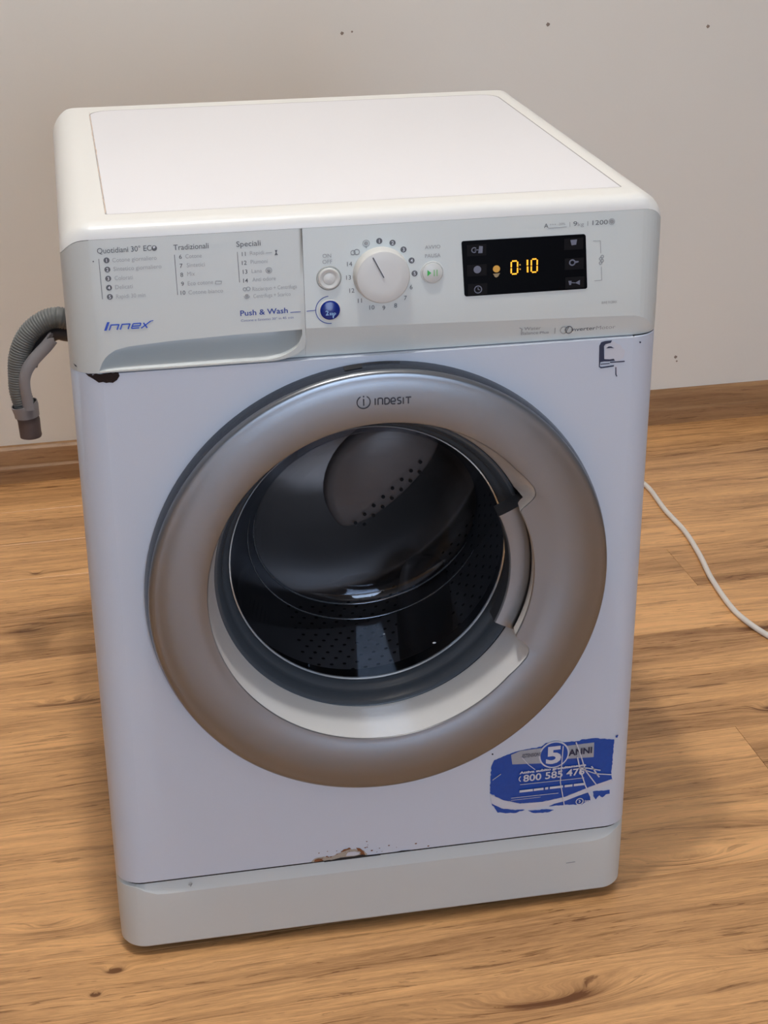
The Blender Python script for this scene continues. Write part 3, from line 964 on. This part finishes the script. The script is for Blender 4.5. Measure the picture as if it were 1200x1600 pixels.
for a_, b_ in (((.1428, .7860), (.1486, .7860)), ((.1486, .7860), (.1492, .7885)), ((.1492, .7885), (.1436, .7890)), ((.1436, .7890), (.1428, .7860))): sf.strip([a_, b_], .0005, Y)
write(dk, 'Speciali', .1649, .8214, .0052, .1880, Y, .004)
dk.strip([(.1655, .8164), (.1662, .7861)], .0005, Y)
for n, x, z in ((11, .1715, .8140), (12, .1716, .8053), (13, .1720, .7964), (14, .1720, .7875)):
    write(dk, str(n), x, z - .0020, .0040, None, Y, .006, center=True)
for s, x0, z, x1 in (('Rapidi', .1775, .8126, .1908), ('Piumoni', .1777, .8038, .1940), ('Lana', .1783, .7947, .1881), ('Anti odore', .1785, .7862, .2011), ('Risciacquo + Centrifuga', .1782, .7768, .2212), ('Centrifuga + Scarico', .1787, .7696, .2148)):
    write(fa, s, x0, z, .0038, x1, Y)
# small pictograms
dk.poly([(.2010, .8110), (.2042, .8110), (.2030, .8135), (.2038, .8160), (.2014, .8160), (.2022, .8135)], Y); sf.strip([(.1925, .8138), (.1985, .8140)], .0004, Y)
for r in (.0014, .0028): sf.arc(.1948, .7963, r, .0006, 0, 360, Y)
sf.disc(.1948, .7955, .0012, Y)
sf.arc(.1708, .7789, .0016, .0006, 0, 360, Y); sf.arc(.1742, .7792, .0018, .0006, 0, 360, Y)
sf.disc(.1725, .7722, .0018, Y); sf.arc(.1725, .7722, .0026, .0005, 180, 360, Y)
dk.disc(.0302, .8152, .0007, Y, n=8)
dk.build('programme_lettering', M['ink'], drawer); sf.build('programme_pictograms', M['ink_soft'], drawer)
fa.build('programme_names', M['ink_faint'], drawer); wi.build('programme_numerals', M['white_ink'], drawer)
bl = MB(); write(bl, 'Push & Wash', .1653, .7524, .0053, .2114, Y, .014); bl.strip([(.2138, .7526), (.2239, .7527)], .0006, Y)
bl.build('blue_lettering', M['ink_blue'], drawer)
bs = MB(); write(bs, 'Cotone e Sintetici 30° in 45 min', .1656, .7463, .0024, .2168, Y); bs.build('blue_small_print', M['ink_blue_soft'], drawer)
il = MB()
def st(pts, w): il.strip(pts, w, Y)
zb = .7465
def sh(x, z): return (x + (z - zb) * .42, z)
il.poly([sh(.0350, zb), sh(.0374, zb), sh(.0374, .7547), sh(.0350, .7547)], Y)
for x0 in (.0398, .0502):
    st([sh(x0, zb), sh(x0, .7520)], .0012); st([sh(x0, .7516), sh(x0 + .0072, .7516)], .0012); st([sh(x0 + .0074, .7520), sh(x0 + .0074, zb)], .0012)
x0 = .0606
st([sh(x0 + .0074, zb + .0005), sh(x0, zb + .0005), sh(x0, .7516), sh(x0 + .0074, .7516), sh(x0 + .0074, zb + .0026), sh(x0 + .0004, zb + .0026)], .0011)
st([sh(.0700, zb), sh(.0766, .7530)], .0011); st([sh(.0766, .7530), sh(.0790, .7536)], .0007); st([sh(.0703, .7518), sh(.0757, zb)], .0014)
il.build('blue_logo_lettering', M['blue_logo'], drawer)

# ---- controls ---------------------------------------------------------------
def turned(name, prof, cx, cz, material, parent, n=64, sharp=35): return lathe(name, prof, cx, cz, material, parent, n, sharp)
knob = turned('programme_knob', [(.0276, 0), (.0274, -.003), (.0270, -.0080), (.0266, -.0100), (.0256, -.0113), (.0240, -.0118), (.0150, -.0120), (0, -.0121)], .3040, .7857, M['knob'], wm_, 72)
kp = MB(); kp.strip([(.2942, .8062), (.3044, .7857)], .0012, -.0130, .001); kp.build('pointer', M['ink'], knob)
kl = MB(); kl.strip([(.2951, .8062), (.3053, .7857)], .0005, -.0127, .0006); kl.build('pointer_edge', M['white_ink'], knob)
# dial print
dp = MB(); dsf = MB(); dwi = MB()
for n, x, z in ((14, .2733, .7978), (13, .2719, .7843), (12, .2748, .7709), (11, .2824, .7601), (10, .2942, .7524), (9, .3060, .7511), (8, .3178, .7528), (7, .3277, .7599), (6, .3336, .7707)):
    write(dp, str(n), x, z - .0022, .0044, None, Y, .0, center=True)
for n, x, z in ((5, .3372, .7843), (4, .3344, .7976), (3, .3266, .8091), (2, .3159, .8165), (1, .3029, .8190)):
    dp.disc(x, z, .0030, Y); write(dwi, str(n), x, z - .0017, .0034, None, Y - .0003, .01, center=True)
for x, z in ((.2900, .8174),): dsf.disc(x, z, .0020, Y); dsf.arc(x, z, .0033, .0005, 0, 360, Y); dsf.poly([(x - .0008, z - .003), (x + .0008, z - .003), (x, z - .0052)], Y)
dsf.arc(.2770, .8089, .0022, .0007, 0, 360, Y); dsf.arc(.2806, .8093, .0026, .0009, 0, 360, Y); dsf.strip([(.2748, .8070), (.2830, .8070)], .0006, Y)
write(dsf, 'ON', .2514, .8055, .0038, None, Y, center=True); write(dsf, 'OFF', .2516, .7995, .0038, None, Y, center=True)
write(dsf, 'AVVIO', .3555, .8082, .0036, None, Y, center=True); write(dsf, 'PAUSA', .3555, .7995, .0036, None, Y, center=True)
# right hand print
write(dp, 'A', .4673, .8225, .0044, .4718, Y); dsf.strip([(.4718, .8222), (.4905, .8224)], .0005, Y); write(dsf, '+++ -20%', .4730, .8245, .0022, .4890, Y)
dsf.strip([(.4937, .8223), (.4937, .8270)], .0005, Y); write(dp, '9', .4972, .8228, .0046, .5012, Y); write(dsf, 'kg', .5018, .8225, .0036, .5080, Y)
dsf.strip([(.5120, .8223), (.5120, .8270)], .0005, Y); write(dp, '1200', .5168, .8227, .0046, .5325, Y)
dsf.disc(.5366, .8251, .0022, Y); dsf.arc(.5366, .8251, .0030, .0005, 0, 360, Y)
dsf.strip([(.5180, .8066), (.5254, .8062), (.5262, .7932)], .0005, Y); dsf.strip([(.5271, .7794), (.5279, .7653), (.5203, .7651)], .0005, Y)
write(dsf, 'BWE 91284X', .5285, .7403, .0026, .5445, Y)
for q in range(4): dsf.arc(.5262 + .0016 * (q % 2), .7832 + .0022 * q, .0015, .0007, 0, 360, Y, n=8)
ycr = lambda z: max(0.0, (.7275 - z) * SL)
write(dsf, 'Water', .4490, .7172, .0036, .4665, Y, yz=ycr); write(dsf, 'Balance', .4462, .7122, .0036, .4640, Y, yz=ycr); write(dsf, 'Plus', .4658, .7122, .0026, .4752, Y, .01, yz=ycr)
yb_ = ycr(.7165) - .0012
dsf.strip([(.4440, .7205), (.4470, .7190), (.4462, .7165)], .0006, yb_)
dsf.strip([(.4811, .7118), (.4813, .7180)], .0005, yb_)
dsf.arc(.4905, .7148, .0036, .0006, 50, 320, yb_)
dp.arc(.4958, .7148, .0036, .0008, 0, 360, yb_); dp.strip([(.4926, .7120), (.4958, .7184)], .0006, yb_)
write(dp, 'nverter', .5000, .7126, .0040, .5240, Y, .008, yz=ycr); write(dsf, 'Motor', .5247, .7126, .0040, .5450, Y, yz=ycr)
dp.build('dial_lettering', M['ink'], panel); dsf.build('soft_lettering', M['ink_soft'], panel); dwi.build('dial_numerals', M['white_ink'], panel)
db = MB(); db.strip([(.2297, .7528), (.2391, .7532)], .0006, Y); db.arc(.2527, .7527, .0140, .0007, 95, 275, Y); db.build('blue_line', M['ink_blue'], panel)
# on/off button in a round socket
def socket(cx, cz, r):
    so = turned('button_socket', [(r * 1.16, -.0001), (r * 1.13, -.0008), (r * 1.08, -.0008), (r * 1.02, .0002), (r * 1.0, .0)], cx, cz, M['knob'], panel, 48)
    return so
onb = bpy.data.objects
on = turned('power_button', [(.0108, -.0002), (.0104, -.0022), (.0094, -.0028), (.0080, -.0026), (.0066, -.0016), (.0060, -.0014), (.0055, -.0020), (.0035, -.0024), (0, -.0025)], .2527, .7848, M['button'], wm_, 48)
turned('button_shadow_gap', [(.0124, -.0001), (.0118, -.0006), (.0112, -.0001)], .2527, .7848, mat('groove_soft', (.40, .41, .39, 1), .5), on, 48)
pw = turned('quick_wash_button', [(.0112, -.0001), (.0110, -.0010), (.0098, -.0012)], .2527, .7526, M['button'], wm_, 48)
turned('blue_lens', [(.0098, -.0010), (.0094, -.0016), (.0080, -.0021), (0, -.0022)], .2527, .7526, M['blue_button'], pw, 48)
pz = MB(); write(pz, '2', .2478, .7484, .0046, .2508, -.0036, .02); write(pz, 'zap', .2514, .7484, .0032, .2580, -.0036, .02)
pz.poly([(.2545, .7478), (.2560, .7478), (.2556, .7450), (.2548, .7450)], -.0036)
pz.build('button_numeral', mat('pale_blue', srgb(150, 190, 235), .5), pw)
pl = turned('start_button', [(.0116, -.0001), (.0114, -.0012), (.0106, -.0014), (.0102, -.0010), (.0098, -.0022), (.0085, -.0027), (0, -.0029)], .3548, .7843, M['button'], wm_, 48)
gm = MB(); gm.poly([(.3494, .7816), (.3494, .7878), (.3532, .7847)], -.0034); gm.build('play_mark', M['green'], pl)
gm = MB(); gm.poly([(.3556, .7812), (.3567, .7812), (.3567, .7876), (.3556, .7876)], -.0034); gm.poly([(.3584, .7812), (.3595, .7812), (.3595, .7876), (.3584, .7876)], -.0034)
gm.build('pause_mark', mat('green_pale', srgb(135, 190, 130), .4), pl)

# ---- display ------------------------------------------------------------------
def rr2(x0, z0, x1, z1, r, n=4):
    out = []
    for cx, cz, a0 in ((x1 - r, z1 - r, 0), (x0 + r, z1 - r, 90), (x0 + r, z0 + r, 180), (x1 - r, z0 + r, 270)):
        for i in range(n + 1):
            a = radians(a0 + 90 * i / n); out.append((cx + r * cos(a), cz + r * sin(a)))
    return out
def shiftx(pts): return [(x + (.8130 - z) * .052, z) for x, z in pts]
ds = MB(); ds.poly(shiftx(rr2(.3842, .7575, .5100, .8140, .0022)), -.0007, .0012)
disp = ds.build('display', M['display_glass'], wm_)
for x0, z0 in ((.3895, .7985), (.3898, .7780), (.3905, .7575 + .0010), (.4880, .7990), (.4890, .7785), (.4900, .7590)):
    kk = MB(); kk.poly([(x0, z0), (x0 + .0195, z0), (x0 + .0195, z0 + .0115), (x0, z0 + .0115)], -.0010, .0003)
    kk.build('touch_key', M['display_key'], disp)
ic = MB(); yi = -.0014
ic.arc(.3967, .8046, .0024, .0010, 40, 320, yi); ic.poly([(.4008, .8012), (.4050, .8012), (.4054, .8080), (.4018, .8084)], yi); ic.strip([(.3972, .8046), (.4010, .8046)], .0008, yi)
ic.disc(.3999, .7846, .0038, yi)
ic.arc(.4006, .7641, .0036, .0009, 0, 360, yi); ic.strip([(.4006, .7662), (.4006, .7641), (.4024, .7636)], .0008, yi)
ic.poly([(.4942, .8090), (.5010, .8092), (.5002, .8040), (.4955, .8036)], yi)
ic.arc(.4966, .7858, .0027, .0013, 0, 360, yi); ic.poly([(.4990, .7848), (.5030, .7858), (.5030, .7870), (.4990, .7872)], yi)
ic.poly([(.4930, .7670), (.4962, .7668), (.4958, .7628), (.4940, .7628)], yi); ic.strip([(.4962, .7650), (.5000, .7646)], .0008, yi); ic.poly([(.5000, .7645), (.5048, .7672), (.5048, .7622)], yi)
ic.build('display_icons', M['display_icon'], disp)
dg = MB(); w = .0014
def zero(x0, x1, z0, z1):
    m_ = (z0 + z1) / 2; b_ = .0008
    for pts in ([(x0 + b_, z1), (x1 - b_, z1)], [(x0 + b_, z0), (x1 - b_, z0)], [(x0, z1 - b_), (x0, m_ + .0005)], [(x0, m_ - .0005), (x0, z0 + b_)], [(x1, z1 - b_), (x1, m_ + .0005)], [(x1, m_ - .0005), (x1, z0 + b_)]):
        dg.strip(pts, w, yi)
zero(.4342, .4406, .7778, .7910); zero(.4546, .4606, .7784, .7918)
dg.strip([(.4506, .7915), (.4506, .7858)], .0016, yi); dg.strip([(.4508, .7846), (.4509, .7786)], .0016, yi)
dg.build('digits', M['digit'], disp)
dc = MB(); dc.disc(.4430, .7868, .0008, yi, n=10); dc.disc(.4432, .7823, .0008, yi, n=10); dc.disc(.4192, .7841, .0036, yi)
dc.build('indicator_lamp', M['led_low'], disp)
d2 = MB(); d2.poly([(.4158, .7792), (.4228, .7796), (.4208, .7762), (.4192, .7752), (.4176, .7760)], yi); d2.build('dim_indicator', M['led_off'], disp)

# ---- blue guarantee sticker, worn -------------------------------------------
def rag(pts, amp, k=4, seed=1):
    rg_ = random.Random(seed); out = []
    for i in range(len(pts)):
        (ax, az), (bx, bz) = pts[i], pts[(i + 1) % len(pts)]
        n_ = max(1, int(hypot(bx - ax, bz - az) / .0025)) if amp else 1
        for j in range(n_):
            t = j / n_
            q = amp if j else 0
            out.append((ax + (bx - ax) * t + rg_.uniform(-q, q), az + (bz - az) * t + rg_.uniform(-q, q)))
    return out
S1 = [(.4252, .1679), (.4255, .1846), (.4262, .2041), (.4294, .2119), (.4488, .2183), (.4592, .2207), (.4840, .2227), (.4891, .2269), (.5115, .2250), (.5287, .2246),
      (.5312, .2263), (.5511, .2255), (.5700, .2214), (.5702, .2168), (.5691, .1760), (.5703, .1660), (.5476, .1620), (.5146, .1511), (.4880, .1480), (.4613, .1492), (.4412, .1566)]
sb = MB(); sb.poly(rag(S1, .0006), -.0006, .0006)
sticker = sb.build('guarantee_sticker', M['sticker_blue'], wm_)
tag(sticker, 'scratched blue sticker')
s2 = MB()
s2.poly(rag([(.4275, .1535), (.4350, .1402), (.4550, .1368), (.4669, .1395), (.4560, .1405), (.4420, .1440)], .0005, seed=2), -.0006, .0006)
s2.poly(rag([(.4712, .1378), (.4778, .1338), (.4939, .1323), (.5018, .1345), (.4900, .1368), (.4800, .1372)], .0005, seed=3), -.0006, .0006)
s2.poly(rag([(.4962, .1405), (.5150, .1400), (.5353, .1374), (.5400, .1405), (.5455, .1420), (.5440, .1530), (.5250, .1490), (.5100, .1450)], .0004, seed=4), -.0006, .0006)
s2.poly(rag([(.5480, .1535), (.5683, .1530), (.5686, .1480), (.5640, .1478), (.5600, .1440), (.5560, .1475), (.5520, .1420), (.5490, .1470)], .0005, seed=5), -.0006, .0006)
s2.poly(rag([(.5718, .2262), (.5745, .2268), (.5735, .2235), (.5715, .2240)], .0004, seed=6), -.0006, .0006)
s2.build('sticker_scrap', M['sticker_blue'], sticker)
s3 = MB(); ys = -.0010
s3.poly([(.4254, .1668), (.4412, .1566), (.4613, .1492), (.4880, .1480), (.5146, .1511), (.5476, .1620), (.5698, .1680), (.5700, .1625), (.5476, .1560), (.5146, .1455), (.4880, .1415), (.4613, .1415), (.4400, .1455), (.4275, .1540)], ys, .0004)
s3.build('white_swoosh', M['sticker_paper'], sticker)
s4 = MB(); s4.poly([(.4486, .2168), (.4592, .2207), (.4841, .2214), (.4850, .2008), (.4505, .2039)], ys, .0004); s4.poly([(.5130, .2205), (.5461, .2208), (.5464, .2011), (.5130, .2031)], ys, .0004)
s4.build('grey_band', M['sticker_grey'], sticker)
s5 = MB(); s5.disc(.4991, .2108, .0178, ys - .0003, .0006, 40)
s5.build('white_disc', M['sticker_paper'], sticker)
s6 = MB(); s6.disc(.4991, .2108, .0160, ys - .0007, .0004, 40); s6.build('blue_disc', M['sticker_blue'], sticker)
s7 = MB(); yw = ys - .0012
write(s7, '5', .4895, .2005, .0208, .5075, yw + .0002, .035)
write(s7, '800 585 476', .4635, .1795, .0088, .5360, yw, .02, dz=.0008)
s7.arc(.4625, .1838, .0038, .0012, 120, 240, yw)
write(s7, 'Attiva subito gratuitamente', .4588, .1905, .0030, .5375, yw, .05, dz=.001)
for a_, b_ in ((.4596, .4755), (.4765, .4880), (.4900, .4935), (.4955, .5110), (.5130, .5225), (.5240, .5372)): s7.strip([(a_, .1668), (b_, .1667)], .0030, yw)
s7.strip([(.4600, .1760), (.5360, .1752)], .0006, yw); s7.strip([(.4500, .1590), (.5060, .1584)], .0006, yw); s7.strip([(.4500, .1560), (.4850, .1558)], .0004, yw)
s7.arc(.5320, .1432, .0042, .0011, 0, 360, yw); s7.strip([(.5312, .1450), (.5330, .1432), (.5312, .1415)], .0012, yw)
write(s7, 'in', .5380, .1418, .0028, .5440, yw, .02)
s7.build('sticker_lettering', M['sticker_paper'], sticker)
s8 = MB(); write(s8, 'ANNI', .5160, .2072, .0078, .5438, yw + .0004, .03, dz=.0006)
write(s8, 'ESTENSIONE', .4620, .2115, .0048, .4835, yw + .0004, .0)
s8.build('grey_lettering', M['sticker_navy'], sticker)
s9 = MB(); yq = -.0026
for pts, w_ in (([(.5240, .2247), (.5277, .2150), (.5371, .1850), (.5516, .1630)], .0013), ([(.5265, .2050), (.5300, .1890), (.5380, .1640), (.5470, .1440)], .0014), ([(.5300, .1890), (.5500, .1790), (.5684, .1753)], .0010),
                ([(.5090, .2217), (.5080, .1900), (.5076, .1735), (.5137, .1404)], .0010), ([(.4607, .2130), (.4690, .2020), (.4771, .1943)], .0007), ([(.4274, .1866), (.4320, .1900), (.4370, .1936)], .0006),
                ([(.5440, .1900), (.5500, .1800), (.5540, .1740)], .0016), ([(.5290, .1900), (.5400, .1880), (.5550, .1830)], .0012)):
    s9.strip(pts, w_, yq, .0006)
s9.build('scratch', M['sticker_paper'], sticker)

# ---- remains of the upper label ---------------------------------------------
e1 = MB()
e1.poly([(.5281, .6960), (.5300, .6998), (.5340, .7008), (.5412, .7010), (.5400, .6985), (.5345, .6975), (.5330, .6955), (.5340, .6815), (.5400, .6808), (.5442, .6812), (.5455, .6790), (.5380, .6788), (.5335, .6790), (.5300, .6785), (.5296, .6740), (.5318, .6732), (.5449, .6742), (.5445, .6728), (.5310, .6718), (.5288, .6735)], -.0005, .0005)
e1.poly([(.5355, .6929), (.5380, .6948), (.5408, .6946), (.5440, .6925), (.5400, .6930)], -.0005, .0005)
e1.strip([(.5405, .6775), (.5560, .6775)], .0011, -.0005, .0004)
e1.strip([(.5305, .6762), (.5400, .6764)], .0008, -.0005, .0004); e1.strip([(.5468, .6718), (.5474, .6640), (.5485, .6618)], .0010, -.0005, .0004); e1.disc(.5715, .6968, .0009, -.0006, .0006, 8)
lab = e1.build('label_remains', M['sticker_navy'], wm_)
e2 = MB(); e2.poly(rag([(.5345, .6968), (.5420, .7000), (.5500, .6960), (.5560, .6880), (.5540, .6810), (.5470, .6780), (.5440, .6808), (.5400, .6806), (.5345, .6812), (.5338, .6950)], .0006, seed=9), -.0003, .0003)
e2.poly(rag([(.5450, .6730), (.5480, .6735), (.5490, .6650), (.5476, .6640)], .0003, seed=10), -.0003, .0003)
e2.build('torn_paper', M['sticker_paper'], lab)

# ---- corrosion ------------------------------------------------------------------
c1 = MB(); c1.poly(rag([(.0140, .7036), (.0165, .7010), (.0200, .6990), (.0260, .6945), (.0300, .6950), (.0330, .6938), (.0394, .6935), (.0435, .6960), (.0462, .7000), (.0455, .7034)], .0005, seed=12), -.0004, .0004)
def wrap(o):
    for v in o.data.vertices:
        if v.co.x < RC: v.co.y += RC - sqrt(max(0, RC * RC - (RC - v.co.x) ** 2))
hol = c1.build('rust_hole', M['rust_dark'], wm_); wrap(hol)
c2 = MB(); c2.poly(rag([(.0035, .7105), (.0060, .7095), (.0068, .7082), (.0050, .7085)], .0002, seed=13), -.0006, .0004); wrap(c2.build('chipped_paint', M['dark'], wm_))
ru = MB(); rl = MB(); rg2 = random.Random(11)
rl.poly(rag([(.2180, .1030), (.2230, .1075), (.2300, .1080), (.2420, .1075), (.2520, .1110), (.2600, .1150), (.2700, .1130), (.2790, .1100), (.2830, .1040), (.2800, .1030)], .0007, seed=14), -.0003, .0003)
for pts in ([(.2215, .1032), (.2225, .1058), (.2262, .1068), (.2300, .1062), (.2320, .1034)], [(.2525, .1120), (.2560, .1150), (.2620, .1165), (.2640, .1150), (.2590, .1135)], [(.2700, .1150), (.2740, .1140), (.2790, .1080), (.2810, .1032), (.2740, .1030), (.2755, .1075)]):
    ru.poly(rag(pts, .0006, seed=15), -.0007, .0007)
for i in range(34):
    x = rg2.gauss(.268, .026); z = .105 + abs(rg2.gauss(0, .008)); s = rg2.uniform(.0003, .0011)
    if x < .225: continue
    ru.poly([(x - s * 1.3, z), (x, z - s * .7), (x + s * 1.4, z + s * .1), (x + s * .2, z + s * .8)], -.0006, .0005)
rus = ru.build('rust_patch', M['rust'], wm_); rl.build('rust_stain', M['rust_light'], rus)
bc = MB(); bc.poly([(.2330, .1012), (.2520, .1042), (.2680, .1038), (.2770, .1052), (.2815, .1032), (.2980, .1024), (.2980, .1014), (.2600, .1012)], -.0010, .0008); bc.poly([(.3140, .1024), (.3230, .1036), (.3330, .1030), (.3330, .1018)], -.0008, .0006)
bc.build('bent_edge', M['dark'], rus)
bw = MB(); bw.poly(rag([(.2580, .1062), (.2600, .1105), (.2680, .1108), (.2740, .1085), (.2730, .1060), (.2660, .1052)], .0004, seed=21), -.0009, .0004); bw.build('bare_primer', M['sticker_paper'], rus)
sc = MB(); sc.strip([(.520, .0568), (.531, .0572)], .0008, -.0006, .0006); sc.strip([(.0790, .0920), (.0830, .0935), (.0810, .0900)], .0006, -.0006, .0010); sc.build('scuff', M['ink_soft'], plinth)
sp_ = MB(); sp_.disc(.4272, .2200, .0010, -.0004, .0004, 8); sp_.build('paint_speck', M['dark'], front)

# ---- drain hose hooked over the back left corner ---------------------------------
hp = [(.09, .640, .520), (.04, .632, .548), (-.006, .625, .5624), (-.0173, .625, .5644), (-.0302, .625, .5622), (-.0435, .625, .5551), (-.0548, .625, .5449), (-.0635, .625, .532), (-.0695, .625, .5176),
      (-.0726, .625, .5029), (-.0738, .625, .4867), (-.0746, .625, .4679), (-.072, .625, .4512), (-.0690, .625, .4400)]
path = resample(catmull([(.12, .628, .40), (.11, .630, .47)] + hp, 10), .00085)
hose = grid_obj('drain_hose', sweep(path, CIRC(22), lambda i: .0140 + .0006 * sin(i * 2 * pi / 4.0)), M['hose'], wm_, closed=True, cap0=True, cap1=True, sharp=70)
gpth = catmull([(-.0225, .609, .5405), (-.0322, .609, .5295), (-.0409, .609, .5213), (-.0511, .609, .5109), (-.0589, .609, .5004), (-.0631, .609, .4895), (-.0640, .609, .4783), (-.0632, .609, .4658), (-.0625, .609, .4540), (-.0622, .609, .4450)], 6)
sec = []
for i in range(13):
    a = radians(200 - 200 * i / 12 + 60); sec.append((.0100 * cos(a), .0100 * sin(a)))
for i in range(12, -1, -1):
    a = radians(200 - 200 * i / 12 + 60); sec.append((.0086 * cos(a), .0086 * sin(a)))
gsw = sweep(gpth, sec)
gt_ = (gpth[0] - gpth[1]).normalized()
for q, off in ((1, .003), (3, -.003), (4, .005), (5, .001), (7, -.004), (9, .003), (11, -.002), (25 - 1, .003), (25 - 3, -.003), (25 - 4, .005), (25 - 7, -.004), (25 - 9, .003)):
    gsw[0][q] = gsw[0][q] + gt_ * off
gd = grid_obj('hose_guide', gsw, M['guide'], hose, closed=True, cap0=True, cap1=True, sharp=40)
tag(gd, 'pale grey plastic hose guide')
jg = MB()
for a_, b_ in (((-.0300, .5400), (-.0345, .5462)), ((-.0240, .5440), (-.0275, .5470)), ((-.0170, .5350), (-.0150, .5385))):
    jg.add([(a_[0] - .003, .602, a_[1] - .006), (a_[0] + .004, .602, a_[1] - .004), (b_[0] + .001, .603, b_[1]), (a_[0] - .003, .605, a_[1] - .006), (a_[0] + .004, .605, a_[1] - .004), (b_[0] + .001, .606, b_[1])], [(0, 1, 2), (3, 5, 4), (0, 3, 4, 1), (1, 4, 5, 2), (2, 5, 3, 0)])

colp = [Vector((-.0705, .6205, .4480)), Vector((-.0695, .6205, .4440)), Vector((-.0685, .6205, .4365)), Vector((-.0680, .6205, .4300))]
ring_sec = CIRC(28)
rws = sweep(colp, ring_sec, lambda i: (.0180, .0182, .0170, .0166)[i])
rin = sweep(colp, ring_sec, lambda i: (.0168, .0168, .0158, .0154)[i])
grid_obj('guide_collar', rws + rin[::-1] + [rws[0]], M['guide'], hose, closed=True, sharp=40)
ep = [Vector((-.0688, .621, .4400)), Vector((-.0675, .621, .4280)), Vector((-.0665, .621, .4240)), Vector((-.0660, .621, .4060)), Vector((-.0655, .621, .4010)), Vector((-.0655, .621, .4000))]
er = sweep(ep, CIRC(28), lambda i: (.0140, .0150, .0150, .0146, .0148, .0140)[i])
ei = sweep([ep[-1], ep[-1] + Vector((0, 0, .012))], CIRC(28), lambda i: (.0115, .0110)[i])
grid_obj('hose_end', er + ei, M['hose_end'], hose, closed=True, cap1=True, sharp=40)
ip = catmull([(.03, .640, .530), (-.0058, .640, .5361), (-.0149, .640, .5390), (-.0243, .640, .5374), (-.0354, .640, .5295), (-.0454, .638, .5216), (-.0531, .634, .5100), (-.058, .632, .498)], 6)
grid_obj('hose_hook', sweep(ip, CIRC(16), lambda i: .0105), M['hose_dark'], hose, closed=True, cap0=True, cap1=True, sharp=60)

# ------------------------------------------------------------------ power cord on the floor
cp = [(.47, .604, .16), (.48, .66, .10), (.52, .74, .030), (.62, .90, .0045), (.76, 1.08, .0045), (.90, 1.20, .0045), (.985, 1.21, .0045), (1.019, 1.146, .0045), (1.017, 1.03, .0045), (1.020, .939, .0045), (1.012, .846, .0045), (.999, .758, .0045),
      (.993, .665, .0045), (.997, .614, .0045), (1.013, .556, .0045), (1.05, .47, .0045), (1.13, .40, .0045), (1.28, .37, .0045), (1.42, .40, .0045)]
cpath = resample(catmull(cp, 10), .012)
cord = grid_obj('power_cord', sweep(cpath, CIRC(14), .0045), M['cord'], None, closed=True, cap0=True, cap1=True, sharp=60)
tag(cord, 'thin white power cord curving over the wooden floor right of the washing machine', 'cord')
plg = catmull([(1.42, .40, .012), (1.44, .405, .014), (1.46, .41, .0185), (1.485, .416, .0185)], 4)
grid_obj('plug', sweep(plg, CIRC(20), lambda i: .007 + .0115 * min(1, i / 6)), M['cord'], cord, closed=True, cap0=True, cap1=True, sharp=50)
for dy in (-.0095, .0095):
    q = Vector((1.485, .416 + dy, .0185)); grid_obj('plug_pin', sweep([q, q + Vector((.019, .005, 0))], CIRC(10), .0024), M['steel'], cord, closed=True, cap0=True, cap1=True)

SMALL = ('programme_lettering', 'programme_pictograms', 'programme_names', 'programme_numerals', 'blue_lettering', 'blue_small_print', 'blue_logo_lettering', 'dial_lettering',
         'soft_lettering', 'dial_numerals', 'blue_line', 'button_numeral', 'display_icons', 'digits', 'sticker_scrap', 'sticker_lettering', 'grey_lettering', 'grey_band', 'scratch', 'label_remains',
         'torn_paper', 'rust_patch', 'bent_edge', 'scuff', 'pause_mark', 'indicator_lamp', 'paddle_holes', 'drum_holes', 'ring_lettering', 'vent_slot', 'hairline_crack')
for o in bpy.data.objects:
    if o.parent and o.name.split('.')[0] in SMALL: o['kind'] = 'stuff'

# the control panel leans back a few degrees above its crease
def lean(o, cover=False):
    seen = set()
    for ob in [o] + ([] if cover else list(o.children)):
        if ob.data in seen: continue
        seen.add(ob.data)
        for v in ob.data.vertices:
            dz = v.co.z - .7352
            if dz <= 0: continue
            w = max(0.0, min(1.0, 1 - v.co.y / RC))
            if cover: w *= max(0.0, min(1.0, (H - v.co.z) / .0105))
            v.co.y += w * dz * .075
            v.co.z -= w * dz * .075 * .43
        ob.data.update()
for o in list(wm_.children):
    n = o.name.split('.')[0]
    if n in ('control_panel', 'detergent_drawer', 'programme_knob', 'power_button', 'quick_wash_button', 'start_button', 'display'): lean(o)
    if n == 'top_cover': lean(o, True)
